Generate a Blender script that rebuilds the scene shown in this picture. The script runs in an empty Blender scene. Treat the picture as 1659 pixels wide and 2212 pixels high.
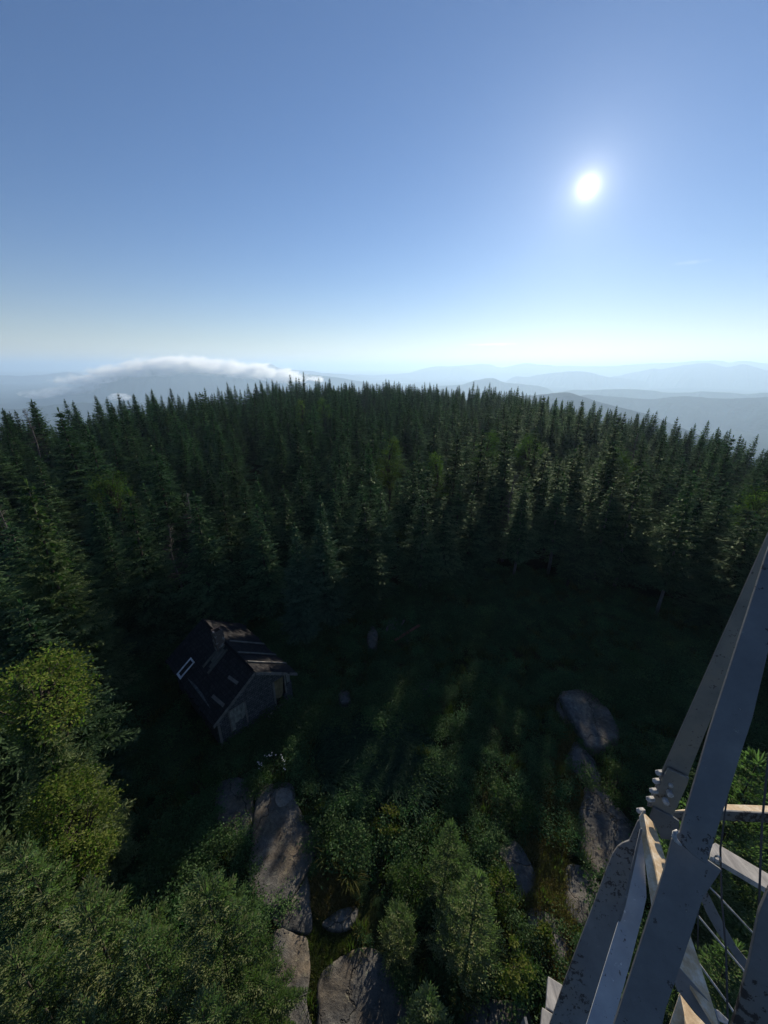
import bpy, bmesh, math, random
import numpy as np
from mathutils import Vector, Matrix, noise as mnoise

random.seed(7)
SC = bpy.context.scene
COL = SC.collection
R = math.radians
HCAM = 18.0
FPX = 831.0
PITCH = math.atan(309 / 831.0)
CP, SP = math.cos(PITCH), math.sin(PITCH)
CAM = Vector((0, 0, HCAM))
SUN_AZ, SUN_EL = R(23.3), R(18.3)          # clockwise from +Y, above the horizon
SUND = Vector((math.sin(SUN_AZ) * math.cos(SUN_EL), math.cos(SUN_AZ) * math.cos(SUN_EL), math.sin(SUN_EL)))


def ray(u, v):
    x = (u - 829.5) / FPX
    y = (1106 - v) / FPX
    return Vector((x, CP + y * SP, -SP + y * CP))


def far_pt(u, v, d):
    r = ray(u, v)
    return CAM + r * (d / math.hypot(r.x, r.y))


def gnd(u, v, z=0.0):
    r = ray(u, v)
    return CAM + r * ((z - HCAM) / r.z)


def near_pt(u, v, d):                      # point d metres from the viewer
    r = ray(u, v)
    return CAM + r.normalized() * d


# ------------------------------------------------------------ object helpers
def tag(o, label=None, cat=None, group=None, kind=None):
    if label: o['label'] = label
    if cat: o['category'] = cat
    if group: o['group'] = group
    if kind: o['kind'] = kind
    return o


def mesh_obj(name, verts, faces, mats, parent=None, smooth=False, mat_idx=None, attrs=None, uvs=None):
    me = bpy.data.meshes.new(name)
    me.from_pydata([tuple(v) for v in verts], [], faces)
    for m in (mats if isinstance(mats, (list, tuple)) else [mats]):
        me.materials.append(m)
    if mat_idx is not None:
        me.polygons.foreach_set('material_index', mat_idx)
    if smooth:
        me.polygons.foreach_set('use_smooth', [True] * len(me.polygons))
    me.update()
    return link(name, me, parent)


def np_mesh(name, V, Q, mats, tint=None, midx=None, smooth=False):
    """mesh from numpy arrays: V (n,3), Q (m,k) faces of one size; tint per vertex"""
    me = bpy.data.meshes.new(name)
    n, (m, k) = len(V), Q.shape
    me.vertices.add(n)
    me.vertices.foreach_set('co', np.ascontiguousarray(V, dtype=np.float32).ravel())
    me.loops.add(m * k)
    me.loops.foreach_set('vertex_index', np.ascontiguousarray(Q, dtype=np.int32).ravel())
    me.polygons.add(m)
    me.polygons.foreach_set('loop_start', np.arange(0, m * k, k, dtype=np.int32))
    for mt in mats:
        me.materials.append(mt)
    if midx is not None:
        me.polygons.foreach_set('material_index', np.ascontiguousarray(midx, dtype=np.int32))
    if smooth:
        me.polygons.foreach_set('use_smooth', np.ones(m, dtype=bool))
    if tint is not None:
        at = me.attributes.new('tint', 'FLOAT', 'POINT')
        at.data.foreach_set('value', np.ascontiguousarray(tint, dtype=np.float32))
    me.update(calc_edges=True)
    me.validate()
    return me


def link(name, data, parent=None):
    o = bpy.data.objects.new(name, data)
    COL.objects.link(o)
    if parent is not None:
        o.parent = parent
    return o


def empty(name, loc=(0, 0, 0), rz=0.0):
    o = bpy.data.objects.new(name, None)
    o.empty_display_size = 0.3
    COL.objects.link(o)
    o.location = loc
    o.rotation_euler = (0, 0, rz)
    return o


# ------------------------------------------------------------ node helpers
def new_mat(name):
    m = bpy.data.materials.new(name)
    m.use_nodes = True
    nt = m.node_tree
    nt.nodes.clear()
    out = nt.nodes.new('ShaderNodeOutputMaterial')
    return m, nt, out


def N(nt, kind, **kw):
    n = nt.nodes.new(kind)
    for k, v in kw.items():
        if k.startswith('i_'):
            n.inputs[k[2:].replace('_', ' ')].default_value = v
        else:
            setattr(n, k, v)
    return n


def L(nt, a, b):
    nt.links.new(a, b)


def math_node(nt, op, a, b=None, clamp=False):
    n = nt.nodes.new('ShaderNodeMath')
    n.operation = op
    n.use_clamp = clamp
    for i, x in enumerate((a, b)):
        if x is None: continue
        if isinstance(x, (int, float)):
            n.inputs[i].default_value = x
        else:
            nt.links.new(x, n.inputs[i])
    return n.outputs[0]


def ramp(nt, fac, stops, interp='LINEAR'):
    n = nt.nodes.new('ShaderNodeValToRGB')
    n.color_ramp.interpolation = interp
    el = n.color_ramp.elements
    while len(el) < len(stops): el.new(0.5)
    for e, (p, c) in zip(el, stops):
        e.position = p
        e.color = (c[0], c[1], c[2], 1) if not isinstance(c, (int, float)) else (c, c, c, 1)
    nt.links.new(fac, n.inputs[0])
    return n.outputs[0]


def noise_tex(nt, vec, scale, detail=5, rough=0.55, dist=0.0):
    n = nt.nodes.new('ShaderNodeTexNoise')
    n.inputs['Scale'].default_value = scale
    n.inputs['Detail'].default_value = detail
    n.inputs['Roughness'].default_value = rough
    n.inputs['Distortion'].default_value = dist
    if vec is not None: nt.links.new(vec, n.inputs['Vector'])
    return n.outputs['Fac']


def mixc(nt, fac, a, b, blend='MIX'):
    n = nt.nodes.new('ShaderNodeMix')
    n.data_type = 'RGBA'
    n.blend_type = blend
    n.clamp_factor = True
    for s, x in ((0, fac), (6, a), (7, b)):
        if isinstance(x, (int, float)):
            n.inputs[s].default_value = x
        elif isinstance(x, tuple):
            n.inputs[s].default_value = (*x, 1)
        else:
            nt.links.new(x, n.inputs[s])
    return n.outputs[2]


def principled(nt, out, col, rough=0.8, spec=0.3, metal=0.0, bump=None, bump_str=0.3, bump_dist=0.02):
    p = nt.nodes.new('ShaderNodeBsdfPrincipled')
    if isinstance(col, tuple): p.inputs['Base Color'].default_value = (*col, 1)
    else: nt.links.new(col, p.inputs['Base Color'])
    if isinstance(rough, (int, float)): p.inputs['Roughness'].default_value = rough
    else: nt.links.new(rough, p.inputs['Roughness'])
    p.inputs['Specular IOR Level'].default_value = spec
    p.inputs['Metallic'].default_value = metal
    if bump is not None:
        b = nt.nodes.new('ShaderNodeBump')
        b.inputs['Strength'].default_value = bump_str
        b.inputs['Distance'].default_value = bump_dist
        nt.links.new(bump, b.inputs['Height'])
        nt.links.new(b.outputs[0], p.inputs['Normal'])
    nt.links.new(p.outputs[0], out.inputs['Surface'])
    return p


def obj_coord(nt):
    return nt.nodes.new('ShaderNodeTexCoord').outputs['Object']


def world_pos(nt):
    return nt.nodes.new('ShaderNodeNewGeometry').outputs['Position']


# ------------------------------------------------------------ camera, sky, sun
cam = bpy.data.cameras.new('camera')
cam.sensor_fit = 'HORIZONTAL'
cam.sensor_width = 36.0
cam.lens = 36.0 * FPX / 1659.0
cam.clip_start = 0.05
cam.clip_end = 200000.0
camo = bpy.data.objects.new('camera', cam)
COL.objects.link(camo)
camo.location = CAM
camo.rotation_euler = (R(90) - PITCH, 0, 0)
SC.camera = camo

W = bpy.data.worlds.new('World')
SC.world = W
W.use_nodes = True
nt = W.node_tree
nt.nodes.clear()
wout = nt.nodes.new('ShaderNodeOutputWorld')
sky = nt.nodes.new('ShaderNodeTexSky')
sky.sky_type = 'NISHITA'
sky.sun_disc = False
sky.sun_elevation = SUN_EL
sky.sun_rotation = SUN_AZ
sky.altitude = 1000
sky.air_density = 1.0
sky.dust_density = 0.2
sky.ozone_density = 2.5
bg = nt.nodes.new('ShaderNodeBackground')
bg.inputs['Strength'].default_value = 0.05
# the bright circumsolar aureole of the sky itself, a function of the angle from the sun
geo = nt.nodes.new('ShaderNodeTexCoord')
dt = nt.nodes.new('ShaderNodeVectorMath'); dt.operation = 'DOT_PRODUCT'
nrm = nt.nodes.new('ShaderNodeVectorMath'); nrm.operation = 'NORMALIZE'
L(nt, geo.outputs['Generated'], nrm.inputs[0])
L(nt, nrm.outputs[0], dt.inputs[0])
dt.inputs[1].default_value = tuple(SUND)
one_m = math_node(nt, 'SUBTRACT', 1.0, dt.outputs['Value'])
def lobe(theta_deg, amp, power=1.5):
    th = R(theta_deg)
    q = math_node(nt, 'MULTIPLY', one_m, 2.0 / th ** 2)
    q = math_node(nt, 'MAXIMUM', q, 0.0)
    q = math_node(nt, 'ADD', q, 1.0)
    q = math_node(nt, 'POWER', q, -power)
    return math_node(nt, 'MULTIPLY', q, amp)
core = math_node(nt, 'ADD', lobe(0.60, 44.0, 1.7), lobe(2.0, 4.6, 1.6))
halo = lobe(5.0, 1.3, 1.5)
def tinted(val, c):
    n = nt.nodes.new('ShaderNodeVectorMath'); n.operation = 'SCALE'
    n.inputs[0].default_value = c
    L(nt, val, n.inputs['Scale'])
    return n.outputs[0]
add1 = nt.nodes.new('ShaderNodeVectorMath'); add1.operation = 'ADD'
add2 = nt.nodes.new('ShaderNodeVectorMath'); add2.operation = 'ADD'
L(nt, tinted(core, (1.0, 0.92, 0.78)), add1.inputs[0])
L(nt, tinted(halo, (0.95, 0.97, 1.0)), add1.inputs[1])
skm = nt.nodes.new('ShaderNodeVectorMath'); skm.operation = 'MULTIPLY'
L(nt, sky.outputs[0], skm.inputs[0])
sxyz = nt.nodes.new('ShaderNodeSeparateXYZ')
L(nt, nrm.outputs[0], sxyz.inputs[0])
band = math_node(nt, 'EXPONENT', math_node(nt, 'MULTIPLY', math_node(nt, 'MAXIMUM', sxyz.outputs['Z'], 0.0), -16.0))
L(nt, mixc(nt, math_node(nt, 'EXPONENT', math_node(nt, 'MULTIPLY', math_node(nt, 'MAXIMUM', sxyz.outputs['Z'], 0.0), -11.0)), (0.72, 0.90, 1.17), (0.92, 0.78, 0.60)), skm.inputs[1])
add3 = nt.nodes.new('ShaderNodeVectorMath'); add3.operation = 'ADD'
L(nt, skm.outputs[0], add3.inputs[0])
L(nt, tinted(band, (5.2, 3.7, 1.6)), add3.inputs[1])
L(nt, add3.outputs[0], add2.inputs[0])
L(nt, add1.outputs[0], add2.inputs[1])
L(nt, add2.outputs[0], bg.inputs['Color'])
L(nt, bg.outputs[0], wout.inputs['Surface'])

sl = bpy.data.lights.new('sun', 'SUN')
sl.energy = 5.0
sl.angle = R(0.53)
sl.color = (1.0, 0.88, 0.70)
so = bpy.data.objects.new('sun', sl)
COL.objects.link(so)
so.location = (30, 70, 60)
so.rotation_euler = SUND.to_track_quat('Z', 'Y').to_euler()

SC.view_settings.view_transform = 'Standard'
SC.view_settings.look = 'None'
SC.view_settings.exposure = 0.8
SC.view_settings.gamma = 1.0
SC.view_settings.use_curve_mapping = False
cy = SC.cycles
cy.use_denoising = True
cy.denoiser = 'OPENIMAGEDENOISE'
cy.denoising_input_passes = 'RGB_ALBEDO_NORMAL'
cy.denoising_prefilter = 'ACCURATE'
cy.use_adaptive_sampling = False
cy.adaptive_threshold = 0.02
cy.max_bounces = 6
cy.diffuse_bounces = 3
cy.glossy_bounces = 2
cy.transmission_bounces = 3
cy.volume_bounces = 3
cy.transparent_max_bounces = 8
cy.sample_clamp_indirect = 4.0
cy.volume_step_rate = 1.0


def fbm(x, y, z=0.0, octv=4, lac=2.0, gain=0.5):
    a, f, s = 1.0, 1.0, 0.0
    for i in range(octv):
        s += a * mnoise.noise((x * f, y * f, z + i * 7.3))
        a *= gain
        f *= lac
    return s


def sstep(a, b, x):
    t = min(1.0, max(0.0, (x - a) / (b - a)))
    return t * t * (3 - 2 * t)


def interp(x, pts):
    if x <= pts[0][0]: return pts[0][1]
    for (x0, y0), (x1, y1) in zip(pts, pts[1:]):
        if x <= x1:
            t = (x - x0) / (x1 - x0)
            t = t * t * (3 - 2 * t)
            return y0 + (y1 - y0) * t
    return pts[-1][1]


VALLEY = -450.0
# summit dome: crest distance and crest ground height by azimuth (degrees clockwise from ahead)
CREST_R = [(-180, 60), (-80, 60), (-44, 95), (-30, 130), (-11, 190), (8, 210), (18, 200), (29, 155), (38, 120), (46, 95), (80, 70), (180, 60)]
CREST_Z = [(-180, -2), (-80, 0), (-44, 2.2), (-32, 0.6), (-22, 2.0), (-11, 3.0), (0, 2.0), (12, -0.6), (22, -2.8), (30, -4.6), (38, -5.0), (46, -4.6), (80, -6), (180, -2)]


def ground_z(x, y):
    r = math.hypot(x, y)
    a = math.degrees(math.atan2(x, y))
    rc = interp(a, CREST_R)
    zc = interp(a, CREST_Z)
    if r <= rc:
        t = max(0.0, (r - 18) / (rc - 18))
        z = zc * t ** 1.4
    else:
        q = r - rc
        drop = 0.34 * (math.sqrt(q * q + 40 ** 2) - 40)
        z = zc - drop
    if z < VALLEY + 120:                      # ease into the valley floor
        k = 120.0
        dz = z - VALLEY
        z = VALLEY + k * math.exp((dz - k) / k) if dz < k else z
    z += 0.10 * fbm(x * 0.35, y * 0.35, 3.0, 3) * min(1, r / 5)
    if r > 300:
        z += sstep(600, 2500, r) * 28 * fbm(x / 1400.0, y / 1400.0, 9.0, 5) + 0.012 * max(0.0, min(r, 30000) - 4000)
    return z


# ------------------------------------------------------------ ground
def build_ground():
    m, nt, out = new_mat('ground_soil')
    pos = world_pos(nt)
    n1 = noise_tex(nt, pos, 0.35, 6, 0.6)
    n2 = noise_tex(nt, pos, 3.5, 6, 0.65)
    n3 = noise_tex(nt, pos, 22.0, 4, 0.6)
    base = ramp(nt, n1, [(0.35, (0.018, 0.028, 0.010)), (0.5, (0.035, 0.042, 0.016)), (0.66, (0.045, 0.040, 0.020))])
    det = ramp(nt, n2, [(0.3, (0.45, 0.45, 0.45)), (0.7, (1.3, 1.25, 1.1))])
    near = mixc(nt, 1.0, base, det, 'MULTIPLY')
    # far valley: woods with a few pale fields
    nf = noise_tex(nt, pos, 0.0022, 8, 0.62)
    nf2 = noise_tex(nt, pos, 0.00065, 4, 0.5)
    woods = ramp(nt, nf, [(0.35, (0.008, 0.015, 0.009)), (0.62, (0.020, 0.032, 0.016))])
    field = math_node(nt, 'GREATER_THAN', math_node(nt, 'MULTIPLY', nf, nf2), 0.42)
    farc = mixc(nt, field, woods, (0.07, 0.085, 0.04))
    ln = nt.nodes.new('ShaderNodeVectorMath'); ln.operation = 'LENGTH'
    L(nt, pos, ln.inputs[0])
    f = nt.nodes.new('ShaderNodeMapRange')
    f.inputs['From Min'].default_value = 250
    f.inputs['From Max'].default_value = 900
    L(nt, ln.outputs['Value'], f.inputs['Value'])
    col = mixc(nt, f.outputs[0], near, farc)
    hgt = math_node(nt, 'ADD', math_node(nt, 'MULTIPLY', n2, 0.7), math_node(nt, 'MULTIPLY', n3, 0.3))
    principled(nt, out, col, 0.95, 0.0, bump=hgt, bump_str=0.8, bump_dist=0.12)
    rs = [0.0]
    r = 1.2
    while r < 70000:
        rs.append(r)
        r += max(0.55, r * 0.045) if r < 3000 else r * 0.05
    NA = 288
    V = [(0, 0, ground_z(0, 0))]
    for r in rs[1:]:
        for k in range(NA):
            a = 2 * math.pi * k / NA
            x, y = r * math.sin(a), r * math.cos(a)
            V.append((x, y, ground_z(x, y)))
    Fc = []
    for k in range(NA):
        Fc.append((0, 1 + (k + 1) % NA, 1 + k))
    for i in range(len(rs) - 2):
        b0, b1 = 1 + i * NA, 1 + (i + 1) * NA
        for k in range(NA):
            k2 = (k + 1) % NA
            Fc.append((b0 + k, b0 + k2, b1 + k2, b1 + k))
    o = mesh_obj('ground', V, Fc, m, smooth=True)
    tag(o, kind='structure')
    return o


build_ground()

# ------------------------------------------------------------ far hills
hm, nt, out = new_mat('hill_forest')
pos = world_pos(nt)
a1 = noise_tex(nt, pos, 0.004, 8, 0.68)
a2 = noise_tex(nt, pos, 0.03, 4, 0.6)
hc = ramp(nt, a1, [(0.36, (0.006, 0.012, 0.008)), (0.5, (0.011, 0.020, 0.011)), (0.66, (0.022, 0.033, 0.016))])
principled(nt, out, hc, 0.95, 0.0, bump=math_node(nt, 'ADD', a1, math_node(nt, 'MULTIPLY', a2, 0.3)), bump_str=1.0, bump_dist=30.0)


def catmull(pts, n):
    out = []
    m = len(pts)
    for i in range(n):
        t = i / (n - 1) * (m - 1)
        k = min(int(t), m - 2)
        f = t - k
        p = [pts[max(0, min(m - 1, k + j))] for j in (-1, 0, 1, 2)]
        c = []
        for q in range(len(pts[0])):
            a, b, c_, d = p[0][q], p[1][q], p[2][q], p[3][q]
            c.append(0.5 * (2 * b + (c_ - a) * f + (2 * a - 5 * b + 4 * c_ - d) * f * f + (3 * b - a - 3 * c_ + d) * f ** 3))
        out.append(c)
    return out


def hill(name, crest, d, seed, wf=3.2, wb=3.2, nc=150, label=None, dshift=0.0, base=VALLEY - 25, rough=1.0):
    """crest: (u, v) picture directions of the ridge line, put at the real distance d"""
    u0, v0 = crest[0]
    u1, v1 = crest[-1]
    du = (u1 - u0) * 0.25
    pts = [(u0 - du, v0 + 60, 0.0)] + [(u, v, 1.0) for u, v in crest] + [(u1 + du, v1 + 60, 0.0)]
    cs = catmull(pts, nc)
    NS = 14
    V, Fc = [], []
    for i, (u, v, e) in enumerate(cs):
        dd = d * (1 + dshift * (i / (nc - 1) - 0.5))
        p = far_pt(u, v, dd)
        e = min(1.0, max(0.0, e))
        rad = Vector((p.x, p.y, 0)).normalized()
        zc = base + (p.z - base) * (e if e < 1 else 1)
        zc += rough * d * 0.0009 * fbm(i * 0.16, seed, 1.0, 5)
        h = max(5.0, zc - base)
        for j in range(-NS, NS + 1):
            s = j / NS
            w = h * (wf if s < 0 else wb) * (1 + 0.35 * fbm(i * 0.08, seed + 3.0, 0.5 if s < 0 else 8.0, 2))
            prof = (1 - abs(s) ** 1.25) ** 1.35 if abs(s) < 1 else 0.0
            x, y = p.x + rad.x * w * s, p.y + rad.y * w * s
            k = 4 * abs(s) * (1 - abs(s))
            z = base + h * prof + rough * k * h * 0.22 * fbm(x / (h * 1.3), y / (h * 1.3), seed, 5)
            V.append((x, y, z))
    M = 2 * NS + 1
    for i in range(nc - 1):
        for j in range(M - 1):
            Fc.append((i * M + j, i * M + j + 1, (i + 1) * M + j + 1, (i + 1) * M + j))
    o = mesh_obj(name, V, Fc, hm, smooth=True)
    tag(o, kind='structure')
    return o


def c1(*p): return [(x / 2.0, 711 + y / 2.0) for x, y in p]
def c2(*p): return [(829.5 + x / 2.0, 711 + y / 2.0) for x, y in p]


# right side, near to far
hill('hill', c2((560, 300), (650, 286), (720, 278), (790, 273), (850, 289), (950, 320), (1050, 345), (1150, 371), (1250, 412), (1350, 452), (1450, 492)), 3200, 1.0, dshift=-0.3)
hill('hill', c2((760, 275), (900, 264), (1000, 259), (1120, 262), (1250, 275), (1400, 270), (1560, 280), (1700, 285)), 6800, 2.0, rough=0.8)
hill('hill', c2((830, 292), (1000, 292), (1150, 302), (1300, 290), (1450, 300), (1600, 296), (1800, 300)), 5000, 2.6, rough=0.8)
hill('hill', c2((200, 258), (330, 240), (400, 220), (470, 212), (520, 230), (620, 240), (720, 264)), 7500, 3.0)
hill('hill', c2((540, 216), (620, 205), (720, 190), (800, 183), (880, 185), (960, 205), (1050, 215), (1150, 240)), 11000, 4.0)
hill('hill', c2((960, 215), (1020, 200), (1150, 172), (1200, 172), (1300, 155), (1400, 147), (1480, 163), (1560, 152), (1659, 178), (1760, 170), (1900, 200)), 12500, 5.0)
hill('hill', c2((-160, 205), (-40, 200), (100, 190), (200, 178), (290, 168), (340, 165), (420, 186), (560, 190), (700, 200)), 15500, 6.0)
hill('hill', c2((160, 172), (300, 160), (380, 153), (450, 150), (500, 166), (540, 160), (610, 147), (700, 155), (780, 158), (900, 160), (1000, 158), (1100, 150), (1250, 145), (1340, 138), (1430, 135), (1500, 143), (1560, 137), (1659, 148), (1800, 142), (1950, 150)), 17000, 7.0, nc=220)
# left side
hill('hill', c1((160, 330), (220, 300), (370, 240), (500, 180), (600, 146), (700, 134), (850, 140), (930, 165), (1010, 186), (1060, 183), (1140, 178), (1250, 190), (1350, 197), (1500, 215), (1600, 235), (1750, 262)), 8200, 8.0, nc=200)
hill('hill', c1((1000, 180), (1100, 165), (1165, 150), (1200, 165), (1250, 175), (1340, 180), (1400, 190), (1500, 195), (1560, 205), (1659, 215), (1800, 222)), 14000, 9.0)
hill('hill', c1((-300, 205), (-120, 196), (0, 200), (150, 200), (280, 186), (330, 190), (420, 205), (560, 215)), 15000, 10.0)
hill('hill', c1((-300, 255), (-100, 266), (0, 268), (150, 260), (260, 285), (360, 330)), 10500, 11.0)
hill('hill', c1((-300, 320), (-100, 330), (60, 345), (200, 330), (380, 318), (560, 330), (800, 350)), 5200, 12.0, rough=1.6)

# lakes on the valley floor
wm, nt, out = new_mat('lake_water')
wn = noise_tex(nt, world_pos(nt), 0.02, 3, 0.5)
principled(nt, out, (0.02, 0.035, 0.05), 0.12, 0.5, bump=wn, bump_str=0.15, bump_dist=2.0)


def lake(u, v, lu, ld, seed):
    r_ = ray(u, v)
    tn = -r_.z / math.hypot(r_.x, r_.y)
    dist = 487.0 / (0.012 + tn)
    c = far_pt(u, v, dist)
    z = c.z
    rad = Vector((c.x, c.y, 0)).normalized()
    tan = Vector((rad.y, -rad.x, 0))
    V = []
    n = 64
    for k in range(n):
        a = 2 * math.pi * k / n
        f = 1 + 0.6 * fbm(math.cos(a) * 1.6, math.sin(a) * 1.6, seed, 4)
        p = c + tan * (lu * f * math.cos(a)) + rad * (ld * f * math.sin(a))
        V.append((p.x, p.y, z))
    o = mesh_obj('lake', V, [tuple(range(n))], wm)
    tag(o, kind='structure')


lake(845, 820, 520, 650, 2.0)
lake(862, 826, 330, 420, 5.0)
lake(1040, 812, 520, 800, 8.0)
lake(905, 824, 240, 300, 11.0)

# ------------------------------------------------------------ haze
def build_haze():
    m = bpy.data.materials.new('haze_air')
    m.use_nodes = True
    nt = m.node_tree
    nt.nodes.clear()
    out = nt.nodes.new('ShaderNodeOutputMaterial')
    pv = nt.nodes.new('ShaderNodeVolumePrincipled')
    pv.inputs['Color'].default_value = (0.50, 0.71, 0.97, 1)
    pv.inputs['Density'].default_value = HAZE_D
    pv.inputs['Anisotropy'].default_value = 0.30
    L(nt, pv.outputs[0], out.inputs['Volume'])
    S, zb, zt = 75000.0, -700.0, HAZE_TOP
    V = [(x, y, z) for z in (zb, zt) for x, y in ((-S, -S), (S, -S), (S, S), (-S, S))]
    Fc = [(0, 3, 2, 1), (4, 5, 6, 7), (0, 1, 5, 4), (1, 2, 6, 5), (2, 3, 7, 6), (3, 0, 4, 7)]
    o = mesh_obj('haze', V, Fc, m)
    tag(o, 'pale blue summer haze filling the valley air and veiling the far ridges', 'haze', kind='stuff')


HAZE_D = 1.25e-4
HAZE_TOP = 380.0
build_haze()

# ============================================================ foliage materials
def foliage_mat(name, dark, mid, light, trans=0.28, rough=0.75, var=0.35, gloss=0.010):
    m, nt, out = new_mat(name)
    at = nt.nodes.new('ShaderNodeAttribute'); at.attribute_name = 'tint'
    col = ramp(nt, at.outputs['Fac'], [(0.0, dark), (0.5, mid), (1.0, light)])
    oi = nt.nodes.new('ShaderNodeObjectInfo')
    hs = nt.nodes.new('ShaderNodeHueSaturation')
    mr = nt.nodes.new('ShaderNodeMapRange')
    mr.inputs['To Min'].default_value = 1 - var
    mr.inputs['To Max'].default_value = 1 + var
    L(nt, oi.outputs['Random'], mr.inputs['Value'])
    mr2 = nt.nodes.new('ShaderNodeMapRange')
    mr2.inputs['To Min'].default_value = 0.485
    mr2.inputs['To Max'].default_value = 0.515
    r2 = math_node(nt, 'FRACT', math_node(nt, 'MULTIPLY', oi.outputs['Random'], 7.31))
    L(nt, r2, mr2.inputs['Value'])
    L(nt, mr2.outputs[0], hs.inputs['Hue'])
    L(nt, mr.outputs[0], hs.inputs['Value'])
    L(nt, col, hs.inputs['Color'])
    p = nt.nodes.new('ShaderNodeBsdfDiffuse')
    p.inputs['Roughness'].default_value = rough
    L(nt, hs.outputs[0], p.inputs['Color'])
    gl = nt.nodes.new('ShaderNodeBsdfGlossy')
    gl.inputs['Roughness'].default_value = 0.5
    gl.inputs['Color'].default_value = (0.50, 0.62, 0.46, 1)
    pm = nt.nodes.new('ShaderNodeMixShader')
    pm.inputs[0].default_value = gloss
    L(nt, p.outputs[0], pm.inputs[1]); L(nt, gl.outputs[0], pm.inputs[2])
    p = pm
    t = nt.nodes.new('ShaderNodeBsdfTranslucent')
    b = mixc(nt, 1.0, hs.outputs[0], (0.55, 1.0, 0.38), 'MULTIPLY')
    L(nt, b, t.inputs['Color'])
    mx = nt.nodes.new('ShaderNodeMixShader')
    mx.inputs[0].default_value = trans
    L(nt, p.outputs[0], mx.inputs[1]); L(nt, t.outputs[0], mx.inputs[2])
    L(nt, mx.outputs[0], out.inputs['Surface'])
    return m


def bark_mat(name, c0, c1_, scale=9.0):
    m, nt, out = new_mat(name)
    mp = nt.nodes.new('ShaderNodeMapping')
    mp.inputs['Scale'].default_value = (1, 1, 0.25)
    L(nt, obj_coord(nt), mp.inputs['Vector'])
    n = noise_tex(nt, mp.outputs[0], scale, 6, 0.7)
    principled(nt, out, ramp(nt, n, [(0.3, c0), (0.7, c1_)]), 0.9, 0.15, bump=n, bump_str=0.6, bump_dist=0.02)
    return m


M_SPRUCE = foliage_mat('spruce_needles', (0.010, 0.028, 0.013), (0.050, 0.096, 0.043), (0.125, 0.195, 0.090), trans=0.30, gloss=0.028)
M_FIR = foliage_mat('fir_needles', (0.040, 0.062, 0.024), (0.130, 0.160, 0.066), (0.29, 0.31, 0.165), trans=0.32, var=0.15)  # pale tips: new growth, plus sunlight on the needles put into the colour
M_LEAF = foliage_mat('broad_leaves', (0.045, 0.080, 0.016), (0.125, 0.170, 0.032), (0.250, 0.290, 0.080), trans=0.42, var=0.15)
M_SPRUCE_SKY = foliage_mat('skylit_spruce_needles', (0.018, 0.045, 0.026), (0.060, 0.118, 0.070), (0.140, 0.215, 0.130), trans=0.3, var=0.1, gloss=0.02)  # lighter spruce copy with the blue-green skylight put into its needles
M_SPRUCE_SUN = foliage_mat('sunlit_spruce_needles', (0.028, 0.050, 0.018), (0.090, 0.122, 0.044), (0.185, 0.220, 0.095), trans=0.3, var=0.1, gloss=0.02)  # lighter, yellower spruce copy with sunlight put into its needles
M_BIRCH = foliage_mat('birch_leaves', (0.035, 0.062, 0.016), (0.095, 0.135, 0.034), (0.180, 0.215, 0.070), trans=0.4, var=0.2)
M_UNDER = foliage_mat('undergrowth_leaves', (0.028, 0.062, 0.024), (0.068, 0.125, 0.046), (0.120, 0.180, 0.066), trans=0.3, var=0.45)
M_GRASS = foliage_mat('grass_blades', (0.045, 0.060, 0.015), (0.095, 0.105, 0.030), (0.170, 0.160, 0.060), trans=0.4, var=0.35)
M_REED = foliage_mat('tall_grass_blades', (0.008, 0.026, 0.016), (0.022, 0.055, 0.032), (0.060, 0.115, 0.065), trans=0.3, var=0.2)
M_STRAW = foliage_mat('dry_grass_blades', (0.070, 0.055, 0.018), (0.140, 0.105, 0.035), (0.230, 0.180, 0.070), trans=0.35, var=0.25)
M_BARK = bark_mat('spruce_bark', (0.020, 0.017, 0.014), (0.060, 0.052, 0.045))
M_BARK_PALE = bark_mat('pale_bark', (0.07, 0.065, 0.06), (0.20, 0.19, 0.17))
M_DEAD = bark_mat('dead_wood', (0.06, 0.055, 0.05), (0.17, 0.16, 0.15))
M_DEADTWIG = foliage_mat('dead_twigs', (0.07, 0.066, 0.060), (0.115, 0.108, 0.10), (0.18, 0.17, 0.16), trans=0.0, var=0.1)


class Soup:
    """collects diamond leaves as numpy rows: base, left, tip, right + tint"""
    def __init__(s): s.q = []; s.t = []

    def leaf(s, b, d, side, w, t, bend=0.5):
        m = b + d * bend
        s.q.append((b, m - side * w, b + d, m + side * w)); s.t.append(t)

    def mesh(s, name, mats):
        V = np.array([[tuple(p) for p in q] for q in s.q], dtype=np.float32).reshape(-1, 3)
        Q = np.arange(len(V), dtype=np.int32).reshape(-1, 4)
        t = np.array(s.t, dtype=np.float32)
        tv = np.repeat(t, 4)
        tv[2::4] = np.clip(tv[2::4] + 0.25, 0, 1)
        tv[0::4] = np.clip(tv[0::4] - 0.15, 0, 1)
        return np_mesh(name, V, Q, mats, tint=tv)


def tube_geo(path, radii, seg=6):
    V, Fc = [], []
    n = len(path)
    for i, (p, r) in enumerate(zip(path, radii)):
        p = Vector(p)
        d = (Vector(path[min(n - 1, i + 1)]) - Vector(path[max(0, i - 1)])).normalized()
        up = Vector((0, 0, 1)) if abs(d.z) < 0.9 else Vector((1, 0, 0))
        a = d.cross(up).normalized(); b = a.cross(d)
        for k in range(seg):
            t = 2 * math.pi * k / seg
            V.append(p + (a * math.cos(t) + b * math.sin(t)) * r)
    for i in range(n - 1):
        for k in range(seg):
            Fc.append((i * seg + k, i * seg + (k + 1) % seg, (i + 1) * seg + (k + 1) % seg, (i + 1) * seg + k))
    Fc.append(tuple(range(seg - 1, -1, -1)))
    Fc.append(tuple((n - 1) * seg + k for k in range(seg)))
    return V, Fc


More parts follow.
